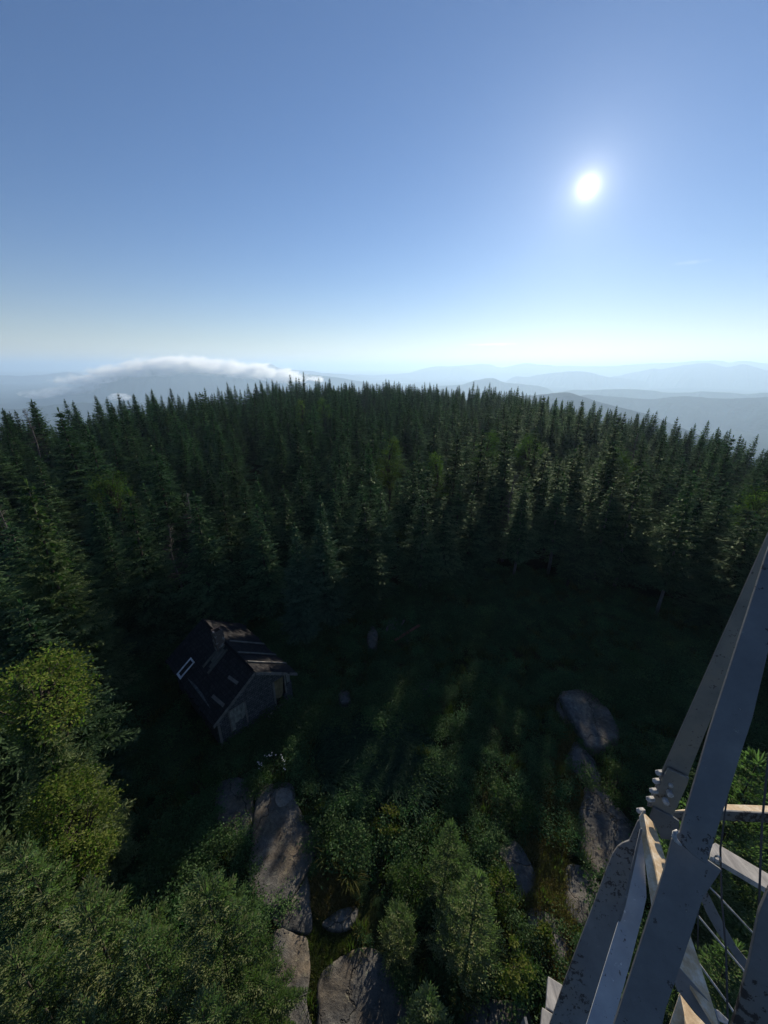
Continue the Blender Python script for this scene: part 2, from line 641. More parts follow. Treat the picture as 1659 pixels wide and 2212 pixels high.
def join_geo(parts):
    V, Fc = [], []
    for v, f in parts:
        o = len(V)
        V += v
        Fc += [tuple(i + o for i in q) for q in f]
    return V, Fc


def geo_mesh(name, geo, mats, smooth=True):
    me = bpy.data.meshes.new(name)
    me.from_pydata([tuple(v) for v in geo[0]], [], geo[1])
    for m in (mats if isinstance(mats, (list, tuple)) else [mats]): me.materials.append(m)
    if smooth: me.polygons.foreach_set('use_smooth', [True] * len(me.polygons))
    me.update()
    return me


RV = random.Random(11)


def spruce_meshes(seed, H=10.0, Rb=1.7, z0=0.06, nwh=30, tw=0.15, wid=0.035, power=0.8, sparse=0.0, mat=None, bark=None, two=False, lean=0.0, droop=0.2):
    rnd = random.Random(seed)
    mat = mat or M_SPRUCE
    S = Soup()
    ph = rnd.uniform(0, 6.28)
    lobes = [(rnd.uniform(0, 6.28), rnd.uniform(0.75, 1.2)) for _ in range(3)]

    def axis(t):
        return Vector((lean * t * t * H + 0.05 * math.sin(t * 7 + ph), 0.05 * math.cos(t * 6 + ph), t * H))
    Z = Vector((0, 0, 1))
    for w in range(nwh):
        t = z0 + (1 - z0) * ((w + rnd.uniform(-0.3, 0.3)) / nwh)
        t = min(0.985, max(0.02, t))
        tt = max(0.0, (t - z0) / (1 - z0))
        Rz = Rb * max(0.05, (1 - max(0, tt)) ** power) * (1.0 if tt > 0.10 else 0.6 + 4 * max(0, tt))
        nb = int(round(4 + 4.5 * (1 - tt)))
        a0 = rnd.uniform(0, 6.28)
        for b in range(nb):
            if rnd.random() < sparse: continue
            a = a0 + 2 * math.pi * b / nb + rnd.uniform(-0.35, 0.35)
            lob = sum(m * (0.5 + 0.5 * math.cos(a - q)) for q, m in lobes) / 1.5
            ln = Rz * rnd.uniform(0.62, 1.14) * (0.75 + 0.25 * lob)
            el = -droop - 0.15 + 1.0 * tt ** 1.6 + rnd.uniform(-0.12, 0.12)
            out = Vector((math.cos(a), math.sin(a), 0))
            sd = Vector((-math.sin(a), math.cos(a), 0))
            base = axis(t + rnd.uniform(-0.004, 0.004))
            n = max(2, int(ln / tw))
            btint = rnd.uniform(0.1, 0.65)
            for i in range(n + 1):
                f = i / n
                if f < 0.12 and n > 4: continue
                if f < 0.62:                       # dense inner sprays hide the stem
                    for q in range(2):
                        d = (out * rnd.uniform(-0.2, 0.7) + sd * rnd.uniform(-1, 1) + Z * rnd.uniform(-0.7, 0.2)).normalized()
                        S.leaf(base + out * (ln * f * 0.9) + Z * (ln * f * math.sin(el)), d * min(0.5, 0.2 + ln * 0.25), d.cross(Vector((rnd.uniform(-1, 1), rnd.uniform(-1, 1), 1))).normalized(), 0.07, 0.08)
                p = base + out * (ln * f * math.cos(el * (1 - 0.3 * f))) + Z * (ln * f * math.sin(el) + 0.16 * ln * f * f)
                tl = max(tw * 1.1, ln * 0.42 * (1 - f) ** 0.8 + 0.10) * rnd.uniform(0.75, 1.2)
                tl = min(tl, 0.62)
                for s in ((-1, 1) if i < n else (0,)):
                    d = out * (0.75 if s else 1.0) + sd * (s * rnd.uniform(0.55, 0.95)) + Z * rnd.uniform(-0.28, 0.12)
                    d.normalize()
                    side = d.cross(Z).normalized()
                    side = (side + Z * rnd.uniform(-0.6, 0.6)).normalized()
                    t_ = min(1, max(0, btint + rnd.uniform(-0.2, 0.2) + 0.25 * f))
                    S.leaf(p, d * tl, side, wid * rnd.uniform(0.8, 1.3) * (1 + tl), t_)
                    if two:
                        for q in (0.35, 0.62, 0.85):
                            for s2 in (-1, 1):
                                d2 = (d * 0.8 + side * s2 * 0.75 + Z * rnd.uniform(-0.3, 0.2)).normalized()
                                sd2 = (d2.cross(Z).normalized() + Z * rnd.uniform(-0.8, 0.8)).normalized()
                                S.leaf(p + d * tl * q, d2 * tl * 0.42, sd2, wid * 0.8, min(1, t_ + rnd.uniform(-0.1, 0.25)))
    top = axis(0.97)
    for k in range(5):
        a = k * 1.257
        S.leaf(top, Vector((0.05 * math.cos(a), 0.05 * math.sin(a), 0.05 * H)), Vector((-math.sin(a), math.cos(a), 0)), wid, 0.5)
    crown = S.mesh('spruce_crown', [mat])
    path = [axis(k / 7) for k in range(8)]
    r0 = 0.0125 * H
    tg = tube_geo(path, [r0 * (1 - 0.93 * k / 7) for k in range(8)], 7)
    trunk = geo_mesh('spruce_trunk', tg, bark or M_BARK)
    return crown, trunk


def fir_meshes(seed, H=7.0, Rb=1.3, nwh=30, sp=0.068, sh=0.105, wid=0.018, power=0.7, mat=None, round_top=0.15, z0=0.05):
    """close fir: every finger-like shoot is two crossed diamonds"""
    rnd = random.Random(seed)
    S = Soup()
    Z = Vector((0, 0, 1))
    lobes = [(rnd.uniform(0, 6.28), rnd.uniform(0.6, 1.3)) for _ in range(4)]
    for w in range(nwh):
        t = z0 + (1 - z0) * (w + rnd.uniform(-0.35, 0.35)) / nwh
        t = min(0.97, max(0.02, t))
        Rz = Rb * ((1 - t + round_top) ** power) * (1 - 0.15 * rnd.random())
        nb = int(round(7 + 3 * (1 - t)))
        a0 = rnd.uniform(0, 6.28)
        for b in range(nb):
            a = a0 + 2 * math.pi * b / nb + rnd.uniform(-0.3, 0.3)
            lob = sum(m * (0.5 + 0.5 * math.cos(a - q)) for q, m in lobes) / 2
            ln = Rz * rnd.uniform(0.6, 1.15) * (0.7 + 0.35 * lob)
            el = 0.05 + 0.75 * t ** 2 + rnd.uniform(-0.15, 0.2)
            out = Vector((math.cos(a), math.sin(a), 0))
            sd = Vector((-math.sin(a), math.cos(a), 0))
            base = Vector((0, 0, t * H))
            n = max(3, int(ln / sp))
            bt = rnd.uniform(0.15, 0.6)
            for i in range(n + 1):
                f = i / n
                if f < 0.3: continue
                p = base + out * (ln * f * math.cos(el)) + Z * (ln * f * math.sin(el) + 0.10 * ln * f * f)
                tl = ln * 0.38 * (1 - f) + sh * 0.8
                for s in ((-1, 1) if i < n else (0,)):
                    d = (out * 0.8 + sd * s * 0.75 + Z * rnd.uniform(-0.15, 0.35)).normalized()
                    m = max(1, int(tl / (sp * 1.1)))
                    for j in range(m + 1):
                        g = (j + 0.5) / (m + 1)
                        pp = p + d * (tl * g)
                        for s2 in ((-1, 1) if j < m else (0,)):
                            e = (d * 0.75 + (sd * d.x - out * d.y).normalized() * s2 * 0.1 + d.cross(Z).normalized() * s2 * 0.7 + Z * rnd.uniform(-0.1, 1.1)).normalized()
                            x1 = e.cross(Z).normalized(); x2 = x1.cross(e)
                            l = sh * rnd.uniform(0.7, 1.25)
                            tn = min(1, max(0, bt + 0.35 * g + 0.2 * f - 0.02 + rnd.uniform(-0.18, 0.18)))
                            S.leaf(pp, e * l, x1, wid * rnd.uniform(0.8, 1.2), tn, 0.45)
                            S.leaf(pp, e * l, x2, wid, tn, 0.45)
    for k in range(8):
        a = k * 0.785
        S.leaf(Vector((0, 0, H * 0.94)), Vector((0.1 * math.cos(a), 0.1 * math.sin(a), H * 0.06)), Vector((-math.sin(a), math.cos(a), 0)), wid, 0.7)
    crown = S.mesh('fir_crown', [mat or M_FIR])
    trunk = geo_mesh('fir_trunk', tube_geo([(0, 0, H * k / 6) for k in range(7)], [0.0125 * H * (1 - 0.92 * k / 6) for k in range(7)], 7), M_BARK)
    return crown, trunk


def broad_meshes(seed, H=6.0, Rc=1.4, zc=0.62, clumps=34, per=70, leaf=0.10, mat=None, bark=None, squash=1.0):
    rnd = random.Random(seed)
    S = Soup()
    parts = []
    path = [Vector((0.12 * math.sin(k * 1.3 + seed), 0.1 * math.cos(k * 1.7), H * 0.85 * k / 6)) for k in range(7)]
    parts.append(tube_geo(path, [0.014 * H * (1 - 0.85 * k / 6) for k in range(7)], 6))
    for c in range(clumps):
        while True:
            v = Vector((rnd.uniform(-1, 1), rnd.uniform(-1, 1), rnd.uniform(-1, 1)))
            if 0.25 < v.length < 1: break
        v = v.normalized() * v.length ** 0.55
        ctr = Vector((v.x * Rc, v.y * Rc, H * zc + v.z * H * (1 - zc) * squash))
        if ctr.z < 0.12 * H: ctr.z = 0.12 * H
        b = path[min(6, max(1, int(ctr.z / (H * 0.85) * 5)))]
        mid = (b + ctr) / 2 + Vector((0, 0, 0.08 * H * rnd.random()))
        parts.append(tube_geo([b, mid, ctr], [0.005 * H, 0.0032 * H, 0.0015 * H], 4))
        rc = Rc * rnd.uniform(0.2, 0.42)
        bt = rnd.uniform(0.15, 0.7)
        for k in range(per):
            q = Vector((rnd.gauss(0, 1), rnd.gauss(0, 1), rnd.gauss(0, 0.75))) * rc * 0.55
            d = (Vector((rnd.uniform(-1, 1), rnd.uniform(-1, 1), rnd.uniform(-0.8, 0.3))) + q.normalized() * 0.6).normalized()
            sdv = d.cross(Vector((rnd.uniform(-0.6, 0.6), rnd.uniform(-0.6, 0.6), 1))).normalized()
            S.leaf(ctr + q, d * leaf * rnd.uniform(0.7, 1.3), sdv, leaf * 0.33, min(1, max(0, bt + rnd.uniform(-0.25, 0.3))))
    return S.mesh('broad_crown', [mat or M_LEAF]), geo_mesh('broad_trunk', join_geo(parts), bark or M_BARK)


def snag_meshes(seed, H=8.0, Rb=1.3):
    rnd = random.Random(seed)
    parts = []
    path = [Vector((0.1 * math.sin(k + seed), 0.1 * math.cos(1.4 * k), H * k / 7)) for k in range(8)]
    trunk = geo_mesh('snag_trunk', tube_geo(path, [0.016 * H * (1 - 0.88 * k / 7) for k in range(8)], 7), M_DEAD)
    for k in range(70):
        t = rnd.uniform(0.3, 0.98)
        a = rnd.uniform(0, 6.28)
        ln = Rb * (1.15 - t) * rnd.uniform(0.5, 1.3)
        p0 = path[0].lerp(path[7], t) + Vector((0.1 * math.sin(t * 7 + seed), 0.1 * math.cos(9.8 * t), 0))
        d = Vector((math.cos(a), math.sin(a), rnd.uniform(-0.35, 0.5)))
        p1 = p0 + d * ln * 0.55 + Vector((0, 0, rnd.uniform(-0.1, 0.15)))
        p2 = p0 + d * ln + Vector((rnd.uniform(-.2, .2), rnd.uniform(-.2, .2), rnd.uniform(-0.1, 0.3)))
        parts.append(tube_geo([p0, p1, p2], [0.035, 0.025, 0.012], 4))
        for q in range(6):
            f = rnd.uniform(0.3, 1)
            b = p0.lerp(p2, f)
            e = b + Vector((rnd.uniform(-1, 1), rnd.uniform(-1, 1), rnd.uniform(-.5, .6))).normalized() * ln * 0.35
            parts.append(tube_geo([b, e], [0.016, 0.007], 3))
    return geo_mesh('snag_branches', join_geo(parts), M_DEADTWIG), trunk


def place(kind, meshes, loc, rz, sc, label, cat, group=None, part_names=('crown', 'trunk'), sz=None):
    e = empty(kind, loc, rz)
    e.scale = (sc, sc, sz or sc)
    tag(e, label, cat, group)
    link(part_names[0], meshes[0], e)
    link(part_names[1], meshes[1], e)
    return e


# ------------------------------------------------------------ instancing of what nobody could count
def scatter(name, pts, protos, label, cat):
    """pts: (x, y, z, rot, scale, index); protos: list of (mesh, ...) tuples joined per index"""
    lib = bpy.data.collections.new(name + '_kinds')
    for i, ms in enumerate(protos):
        sub = bpy.data.collections.new('%s_kind_%02d' % (name, i))
        for me in ms:
            o = bpy.data.objects.new(me.name + '_kind', me)
            sub.objects.link(o)
        lib.children.link(sub)
    me = bpy.data.meshes.new(name)
    me.vertices.add(len(pts))
    A = np.array(pts, dtype=np.float32)
    me.vertices.foreach_set('co', np.ascontiguousarray(A[:, :3]).ravel())
    for nm, col, ty in (('rot', 3, 'FLOAT'), ('scl', 4, 'FLOAT')):
        at = me.attributes.new(nm, ty, 'POINT')
        at.data.foreach_set('value', np.ascontiguousarray(A[:, col]))
    at = me.attributes.new('idx', 'INT', 'POINT')
    at.data.foreach_set('value', np.ascontiguousarray(A[:, 5].astype(np.int32)))
    o = link(name, me)
    tag(o, label, cat, kind='stuff')
    ng = bpy.data.node_groups.new(name + '_scatter', 'GeometryNodeTree')
    ng.interface.new_socket('Geometry', in_out='INPUT', socket_type='NodeSocketGeometry')
    ng.interface.new_socket('Geometry', in_out='OUTPUT', socket_type='NodeSocketGeometry')
    gi = ng.nodes.new('NodeGroupInput'); go = ng.nodes.new('NodeGroupOutput')
    ci = ng.nodes.new('GeometryNodeCollectionInfo')
    ci.inputs['Collection'].default_value = lib
    ci.inputs['Separate Children'].default_value = True
    ci.inputs['Reset Children'].default_value = True
    ip = ng.nodes.new('GeometryNodeInstanceOnPoints')
    ip.inputs['Pick Instance'].default_value = True

    def attr(n, ty):
        x = ng.nodes.new('GeometryNodeInputNamedAttribute')
        x.data_type = ty
        x.inputs['Name'].default_value = n
        return x.outputs['Attribute']
    cx = ng.nodes.new('ShaderNodeCombineXYZ')
    ng.links.new(attr('rot', 'FLOAT'), cx.inputs['Z'])
    m2p = ng.nodes.new('GeometryNodeMeshToPoints')
    ng.links.new(gi.outputs[0], m2p.inputs['Mesh'])
    ng.links.new(m2p.outputs[0], ip.inputs['Points'])
    ng.links.new(ci.outputs[0], ip.inputs['Instance'])
    ng.links.new(attr('idx', 'INT'), ip.inputs['Instance Index'])
    ng.links.new(cx.outputs[0], ip.inputs['Rotation'])
    ng.links.new(attr('scl', 'FLOAT'), ip.inputs['Scale'])
    ng.links.new(ip.outputs[0], go.inputs[0])
    md = o.modifiers.new('scatter', 'NODES')
    md.node_group = ng
    return o


# ------------------------------------------------------------ the wood
CLEAR = [(16, 0), (20, 8), (23, 14), (24.5, 21.5), (22, 24.7), (18.3, 27.8), (13.6, 30.6), (7.2, 30.0), (2.7, 27.4), (-1, 24.6),
         (-4.5, 24.2), (-9.5, 24.4), (-14.3, 22.5), (-14.6, 17.5), (-12.4, 12.5), (-10.5, 8), (-8.5, 4), (-3, -2)]


def in_poly(x, y, P):
    c = False
    j = len(P) - 1
    for i in range(len(P)):
        (xi, yi), (xj, yj) = P[i], P[j]
        if (yi > y) != (yj > y) and x < (xj - xi) * (y - yi) / (yj - yi) + xi: c = not c
        j = i
    return c


def poly_dist(x, y, P):
    best = 1e9
    for i in range(len(P)):
        (x0, y0), (x1, y1) = P[i - 1], P[i]
        dx, dy = x1 - x0, y1 - y0
        t = max(0, min(1, ((x - x0) * dx + (y - y0) * dy) / (dx * dx + dy * dy)))
        best = min(best, math.hypot(x - x0 - dx * t, y - y0 - dy * t))
    return best


SPRUCES = [spruce_meshes(100 + i, 10.0, rb, z0, nw, 0.17, 0.030, pw, sp, lean=ln, two=True)
           for i, (rb, z0, nw, pw, sp, ln) in enumerate([
               (2.7, 0.04, 32, 0.95, 0.03, 0.0), (2.2, 0.06, 34, 0.85, 0.06, 0.012), (3.0, 0.04, 30, 1.0, 0.05, -0.01), (2.0, 0.10, 32, 0.85, 0.12, 0.02),
               (2.4, 0.05, 34, 0.75, 0.08, 0.0), (2.8, 0.08, 28, 1.1, 0.08, -0.02), (1.7, 0.14, 30, 0.7, 0.20, 0.015), (2.5, 0.06, 32, 0.9, 0.05, 0.0)])]
EDGE_SPRUCES = [spruce_meshes(140 + i, 10.0, rb, z0, 26, 0.17, 0.030, 0.8, 0.08, bark=M_BARK_PALE, two=True) for i, (rb, z0) in enumerate([(2.2, 0.26), (1.9, 0.32), (2.3, 0.18)])]
NEAR_SPRUCES = [spruce_meshes(160 + i, 10.0, rb, 0.05, 40, 0.12, 0.020, pw, 0.06, two=True, mat=M_SPRUCE_SKY if i == 1 else M_SPRUCE_SUN) for i, (rb, pw) in enumerate([(2.6, 0.9), (2.2, 0.85), (2.3, 0.7)])]
FAR_SPRUCES = [spruce_meshes(180 + i, 10.0, rb, 0.08, 28, 0.19, 0.075, pw, 0.05, lean=ln) for i, (rb, pw, ln) in enumerate([(3.7, 0.95, 0), (3.0, 0.85, 0.03), (4.0, 1.05, -0.02), (2.3, 0.75, 0.02), (3.4, 0.9, 0.0)])]
BROADS = [broad_meshes(200 + i, 8.0, 1.35, 0.70, 44, 110, 0.13, M_BIRCH) for i in range(2)]

manual_spots = [(-16.8, 17.3, 3.0), (-5.7, 22.6, 1.6), (-4.5, 24.3, 1.6), (-9.8, 9.4, 2.2), (-11.6, 7.2, 1.8), (-14.9, 28, 2.2), (-15.8, 25.6, 2.2), (-50.7, 56, 1.5), (-25.5, 24, 1.2), (12, 34.5, 0.6), (38, 58, 1.0),
                (0.6, 46, 1.2), (28.4, 46, 1.2), (5.7, 40.3, 0.8), (1.2, 31.2, 0.3), (-15, 99, 2), (34.5, 33.5, 1.2), (13.9, 52, 1.2), (20.5, 54, 1.2), (-19, 92, 2.0), (-24.5, 33, 1.2)]
wood = []
rw = random.Random(5)


def tree_scale(x, y, s, dmn):
    """height factor; lower trees stand where the photograph's sunlight reaches the near rocks"""
    cap = False
    for gx, gy, gw in ((-2.6, 7.4, 2.2), (7.2, 7.6, 1.8)):
        if y > gy + 8 and y < 42 and abs(x - gx - 0.43 * (y - gy)) < gw:
            q_ = 0.1 * 0.36 * (y - gy)
            s = min(max(s, 0.96 * q_ if dmn < 12 else s), q_)
            cap = dmn < 12
    return s, cap


def try_tree(x, y, fill=False):
    r = math.hypot(x, y)
    az = math.degrees(math.atan2(x, y))
    if abs(az) > 72 or r < 9: return
    if r > interp(az, CREST_R) + 38: return
    if r > 120 and rw.random() < 0.25: return
    if in_poly(x, y, CLEAR): return
    dmn = poly_dist(x, y, CLEAR)
    if not fill:
        if dmn > 9 and fbm(x / 9, y / 9, 31.0, 2) < -0.38: return
        if dmn > 9 and rw.random() < 0.10: return
    if dmn < 0.5: return
    if any(math.hypot(x - a_, y - b_) < c_ + 0.7 for a_, b_, c_ in manual_spots): return
    big = 0.5 + 0.5 * fbm(x / 16, y / 16, 2.0, 2)
    s = rw.uniform(0.48, 1.15) * (0.82 + 0.40 * big) * (1.15 if rw.random() < 0.08 else 1.0)
    if dmn < 9: s = max(s, 0.92)
    if dmn > 11 and rw.random() < 0.22: s *= 0.60
    s, cap = tree_scale(x, y, s, dmn)
    wood.append((x, y, r, az, s, dmn, cap))


g = 3.5
for ix in range(-70, 71):
    for iy in range(-4, 82):
        try_tree((ix + rw.uniform(-0.46, 0.46)) * g + (0.5 * g if iy % 2 else 0), (iy + rw.uniform(-0.46, 0.46)) * g)
# close the holes in the first rows, so that the wood stands as a wall round the clearing
for k in range(5000):
    x, y = rw.uniform(-20, 42), rw.uniform(10, 46)
    if in_poly(x, y, CLEAR) or poly_dist(x, y, CLEAR) > 14: continue
    if all((x - w[0]) ** 2 + (y - w[1]) ** 2 > 2.55 ** 2 for w in wood):
        try_tree(x, y, True)
inview = [w for w in wood if abs(w[0]) - 3.2 < 0.998 * (w[1] * 0.937 + 0.3486 * (18 - w[4] * 5)) and w[1] > 2]
inview.sort(key=lambda w: w[2] / w[4])
near_set = inview[:262]
near_ids = set(id(w) for w in near_set)
rest = [w for w in wood if id(w) not in near_ids]

ZONES = [(-99, -27, 'left', 'left of the ruined cabin'), (-27, -8, 'cabin', 'behind the ruined cabin'), (-8, 14, 'ahead', 'straight ahead'), (14, 99, 'right', 'on the right side')]
for (x, y, r, az, s, dmn, cap) in near_set:
    zn = next(q for q in ZONES if q[0] <= az < q[1])
    edge = dmn < 2.6 and az > -4 and not cap
    if edge:
        ms = EDGE_SPRUCES[rw.randrange(3)]
        lab = 'spruce with bare pale lower trunk in the wood\'s first row, %s' % zn[3]
        grp = 'bare trunked edge spruces %s' % zn[3]
        s = max(0.95, s)
    else:
        ms = SPRUCES[rw.randrange(8)] if r < 60 else SPRUCES[rw.randrange(8)]
        size = 'small' if s < 0.68 else 'tall' if s > 0.98 else 'mid sized'
        depth = 'near the wood edge' if dmn < 5 else 'deeper in the wood'
        lab = '%s dark spruce %s, %s' % (size, depth, zn[3])
        grp = '%s spruces %s %s' % (size, depth, zn[3])
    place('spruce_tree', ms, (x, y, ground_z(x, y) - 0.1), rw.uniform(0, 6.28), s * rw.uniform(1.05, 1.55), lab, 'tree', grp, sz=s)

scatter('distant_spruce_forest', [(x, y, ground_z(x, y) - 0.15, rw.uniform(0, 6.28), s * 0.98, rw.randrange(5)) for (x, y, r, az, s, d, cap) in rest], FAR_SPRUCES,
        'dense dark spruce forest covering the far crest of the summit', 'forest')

# trees one can point to
def gz(x, y): return ground_z(x, y) - 0.08
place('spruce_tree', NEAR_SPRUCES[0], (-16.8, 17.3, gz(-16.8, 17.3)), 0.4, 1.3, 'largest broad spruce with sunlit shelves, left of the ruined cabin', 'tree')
place('spruce_tree', NEAR_SPRUCES[1], (-5.7, 22.6, gz(-5.7, 22.6)), 1.4, 0.88, 'shorter skylit bluish green spruce standing just right of the cabin chimney', 'tree')
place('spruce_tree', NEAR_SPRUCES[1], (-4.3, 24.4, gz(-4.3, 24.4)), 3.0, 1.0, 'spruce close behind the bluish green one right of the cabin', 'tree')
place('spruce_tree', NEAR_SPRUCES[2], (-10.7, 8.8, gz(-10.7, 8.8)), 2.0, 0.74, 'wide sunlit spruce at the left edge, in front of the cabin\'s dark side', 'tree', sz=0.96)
place('spruce_tree', NEAR_SPRUCES[2], (-12.2, 6.8, gz(-12.2, 6.8)), 4.0, 0.75, 'sun tinted spruce cut by the left picture edge beside a bright broadleaf', 'tree')
for i, (x, y, h, rb, lab) in enumerate([(-14.9, 28, 9.2, 2.2, 'bleached dead spruce with curled bare twigs among the firs behind the cabin'),
                                        (-15.6, 25.6, 7.6, 1.8, 'leaning grey dead tree with few bare limbs just behind the cabin'),
                                        (-50.7, 56, 11.5, 2.2, 'grey dead treetop in the wood near the left edge'),
                                        (-25.5, 24.0, 9.5, 1.8, 'brownish bare dead spruce beside the largest spruce at left'),
                                        (12.0, 34.5, 9.0, 1.2, 'thin grey dead spruce in the wood edge ahead'),
                                        (38.0, 58.0, 10.5, 1.6, 'grey dead spruce among the trees below the right ridge')]):
    place('dead_tree', snag_meshes(300 + i, h, rb), (x, y, gz(x, y)), i * 2.0, 1.0, lab, 'dead tree', None, ('branches', 'trunk'))
place('spruce_tree', SPRUCES[6], (-29.3, 148, gz(-29.3, 148)), 0.3, 1.0, 'thin spire spruce standing highest above the skyline left of centre', 'tree', sz=1.5)
for i, (x, y, s, lab) in enumerate([(0.6, 46, 1.28, 'yellow green birch crown among dark spruces straight ahead'),
                                    (28.4, 46, 1.25, 'pale glinting birch crown among spruces below the right ridge'),
                                    (5.7, 40.3, 1.2, 'bright green birch crown low between the middle spruces'),
                                    (1.2, 31.2, 0.62, 'small light green sapling at the wood\'s edge beside bare trunks'),
                                    (-15, 99, 1.3, 'light green birch crown far back near the crest, left of centre'),
                                    (34.5, 33.5, 1.15, 'yellow green birch at the right picture edge above the tower bar'),
                                    (13.9, 52, 1.3, 'rounded birch crown in the wood right of the picture\'s middle'),
                                    (20.5, 54, 1.25, 'dull green birch crown between tall spruces, far right of centre'),
                                    (-19, 92, 1.3, 'second light green birch near the crest, further left'),
                                    (-24.5, 33, 1.2, 'birch crown in the spruces behind the grey dead trees')]):
    place('birch_tree', BROADS[i % 2], (x, y, gz(x, y)), i * 1.1, s, lab, 'tree')
# close firs and young trees
FIRS = [fir_meshes(400, 7.5, 1.55), fir_meshes(401, 7.0, 1.5), fir_meshes(402, 7.2, 1.35)]
YOUNG = [fir_meshes(410, 4.2, 1.05, 18, power=0.9, round_top=0.05), fir_meshes(411, 2.4, 0.75, 12, power=0.7, round_top=0.15, mat=M_FIR)]
for i, (u, v, h, k, lab) in enumerate([(440, 1905, 7.5, 0, 'sunlit fir with pointed finger shoots beside the long rock slab'),
                                       (180, 1955, 7.5, 1, 'sunlit fir with jagged top in the lower left, second from the rock'),
                                       (290, 2020, 6.8, 2, 'lower fir between the two taller sunlit firs at bottom left'),
                                       (40, 1840, 7.6, 0, 'tall fir at the left edge below the bright broadleaf'),
                                       (20, 2060, 7.0, 1, 'fir filling the lower left corner edge'),
                                       (430, 2170, 6.3, 2, 'fir at the bottom edge nearest the rock slab'),
                                       (170, 2200, 6.3, 0, 'fir at the bottom edge in the left corner')]):
    p = gnd(u, v, h)
    ms = FIRS[k]
    hk = (7.5, 7.0, 7.2)[k]
    place('fir_tree', ms, (p.x, p.y, gz(p.x, p.y)), i * 1.9, h / hk, lab, 'tree')
for i, (u, v, h, k, sc, lab) in enumerate([(975, 1775, 4.2, 0, 1.0, 'upper of two grey green young spruces in the middle of the clearing'),
                                           (1035, 1885, 4.8, 0, 1.14, 'lower, taller young spruce in the clearing near the tower'),
                                           (862, 1962, 2.4, 1, 1.0, 'small bright green fir sapling beside the split rocks'),
                                           (925, 2160, 2.6, 1, 1.1, 'fir sapling at the bottom edge right of the rocks'),
                                           (1625, 1700, 6.2, 0, 1.47, 'fir seen through the tower bars at the right edge'),
                                           (1560, 1860, 4.6, 0, 1.1, 'fir tip just right of the big tower brace'),
                                           (1600, 2040, 4.8, 0, 1.15, 'lit fir bough beneath the tower\'s thin tie rods'),
                                           (1650, 1620, 7.6, 0, 1.8, 'tall fir behind the right tower braces')]):
    p = gnd(u, v, h)
    place('young_fir' if i < 4 else 'fir_tree', YOUNG[k], (p.x, p.y, gz(p.x, p.y)), i * 1.3, sc, lab, 'tree')
b1 = broad_meshes(500, 6.6, 1.05, 0.72, 56, 150, 0.085)
p = gnd(118, 1700, 6.4)
place('broadleaf_tree', b1, (p.x, p.y, gz(p.x, p.y)), 0.0, 1.0, 'bright sunlit yellow green broadleaf tree at the left edge', 'tree')
b2 = broad_meshes(501, 9.6, 1.3, 0.86, 46, 130, 0.10)
p = gnd(55, 1440, 9.4)
place('broadleaf_tree', b2, (p.x, p.y, gz(p.x, p.y)), 1.0, 1.0, 'broadleaf crown mixed into the spruce at far left', 'tree')

# ============================================================ rock slabs
def rock_mat(name, seed, dark=(0.060, 0.062, 0.064), pale=(0.185, 0.180, 0.168)):
    m, nt, out = new_mat(name)
    mp = nt.nodes.new('ShaderNodeMapping')
    mp.inputs['Location'].default_value = (seed * 3.7, seed * 1.9, 0)
    L(nt, world_pos(nt), mp.inputs['Vector'])
    n1 = noise_tex(nt, mp.outputs[0], 0.9, 8, 0.62, 0.6)
    n2 = noise_tex(nt, mp.outputs[0], 6.0, 8, 0.72, 0.3)
    n3 = noise_tex(nt, mp.outputs[0], 34.0, 4, 0.7)
    v = nt.nodes.new('ShaderNodeTexVoronoi')
    v.inputs['Scale'].default_value = 3.2
    L(nt, mp.outputs[0], v.inputs['Vector'])
    c = ramp(nt, n1, [(0.32, dark), (0.55, tuple((a + b) / 2 for a, b in zip(dark, pale))), (0.72, pale)])
    c = mixc(nt, 1.0, c, ramp(nt, n2, [(0.28, (0.45, 0.44, 0.44)), (0.5, (0.95, 0.93, 0.9)), (0.75, (1.45, 1.4, 1.3))]), 'MULTIPLY')
    c = mixc(nt, 1.0, c, ramp(nt, n3, [(0.3, (0.7, 0.7, 0.7)), (0.7, (1.25, 1.25, 1.25))]), 'MULTIPLY')
    lich = math_node(nt, 'GREATER_THAN', math_node(nt, 'SUBTRACT', n2, math_node(nt, 'MULTIPLY', v.outputs['Distance'], 0.3)), 0.50)
    c = mixc(nt, math_node(nt, 'MULTIPLY', lich, 0.55), c, (0.20, 0.21, 0.16))
    n4 = noise_tex(nt, mp.outputs[0], 0.55, 5, 0.6)
    c = mixc(nt, ramp(nt, n4, [(0.46, 0.0), (0.62, 0.75)]), c, mixc(nt, 1.0, c, (1.25, 1.0, 0.72), 'MULTIPLY'))
    ve = nt.nodes.new('ShaderNodeTexVoronoi'); ve.feature = 'DISTANCE_TO_EDGE'
    ve.inputs['Scale'].default_value = 0.30
    wv = nt.nodes.new('ShaderNodeVectorMath'); wv.operation = 'ADD'
    nv = nt.nodes.new('ShaderNodeTexNoise'); nv.inputs['Scale'].default_value = 1.6; nv.inputs['Detail'].default_value = 5
    L(nt, mp.outputs[0], nv.inputs['Vector']); L(nt, nv.outputs['Color'], wv.inputs[0]); L(nt, mp.outputs[0], wv.inputs[1])
    L(nt, wv.outputs[0], ve.inputs['Vector'])
    crack = ramp(nt, ve.outputs['Distance'], [(0.0, 0.15), (0.009, 1.0)])
    c = mixc(nt, crack, (0.018, 0.017, 0.014), c)
    h = math_node(nt, 'ADD', math_node(nt, 'MULTIPLY', n2, 0.75), math_node(nt, 'MULTIPLY', n3, 0.25))
    h = math_node(nt, 'ADD', h, math_node(nt, 'MULTIPLY', crack, 0.7))
    principled(nt, out, c, 0.9, 0.2, bump=h, bump_str=0.9, bump_dist=0.06)
    return m


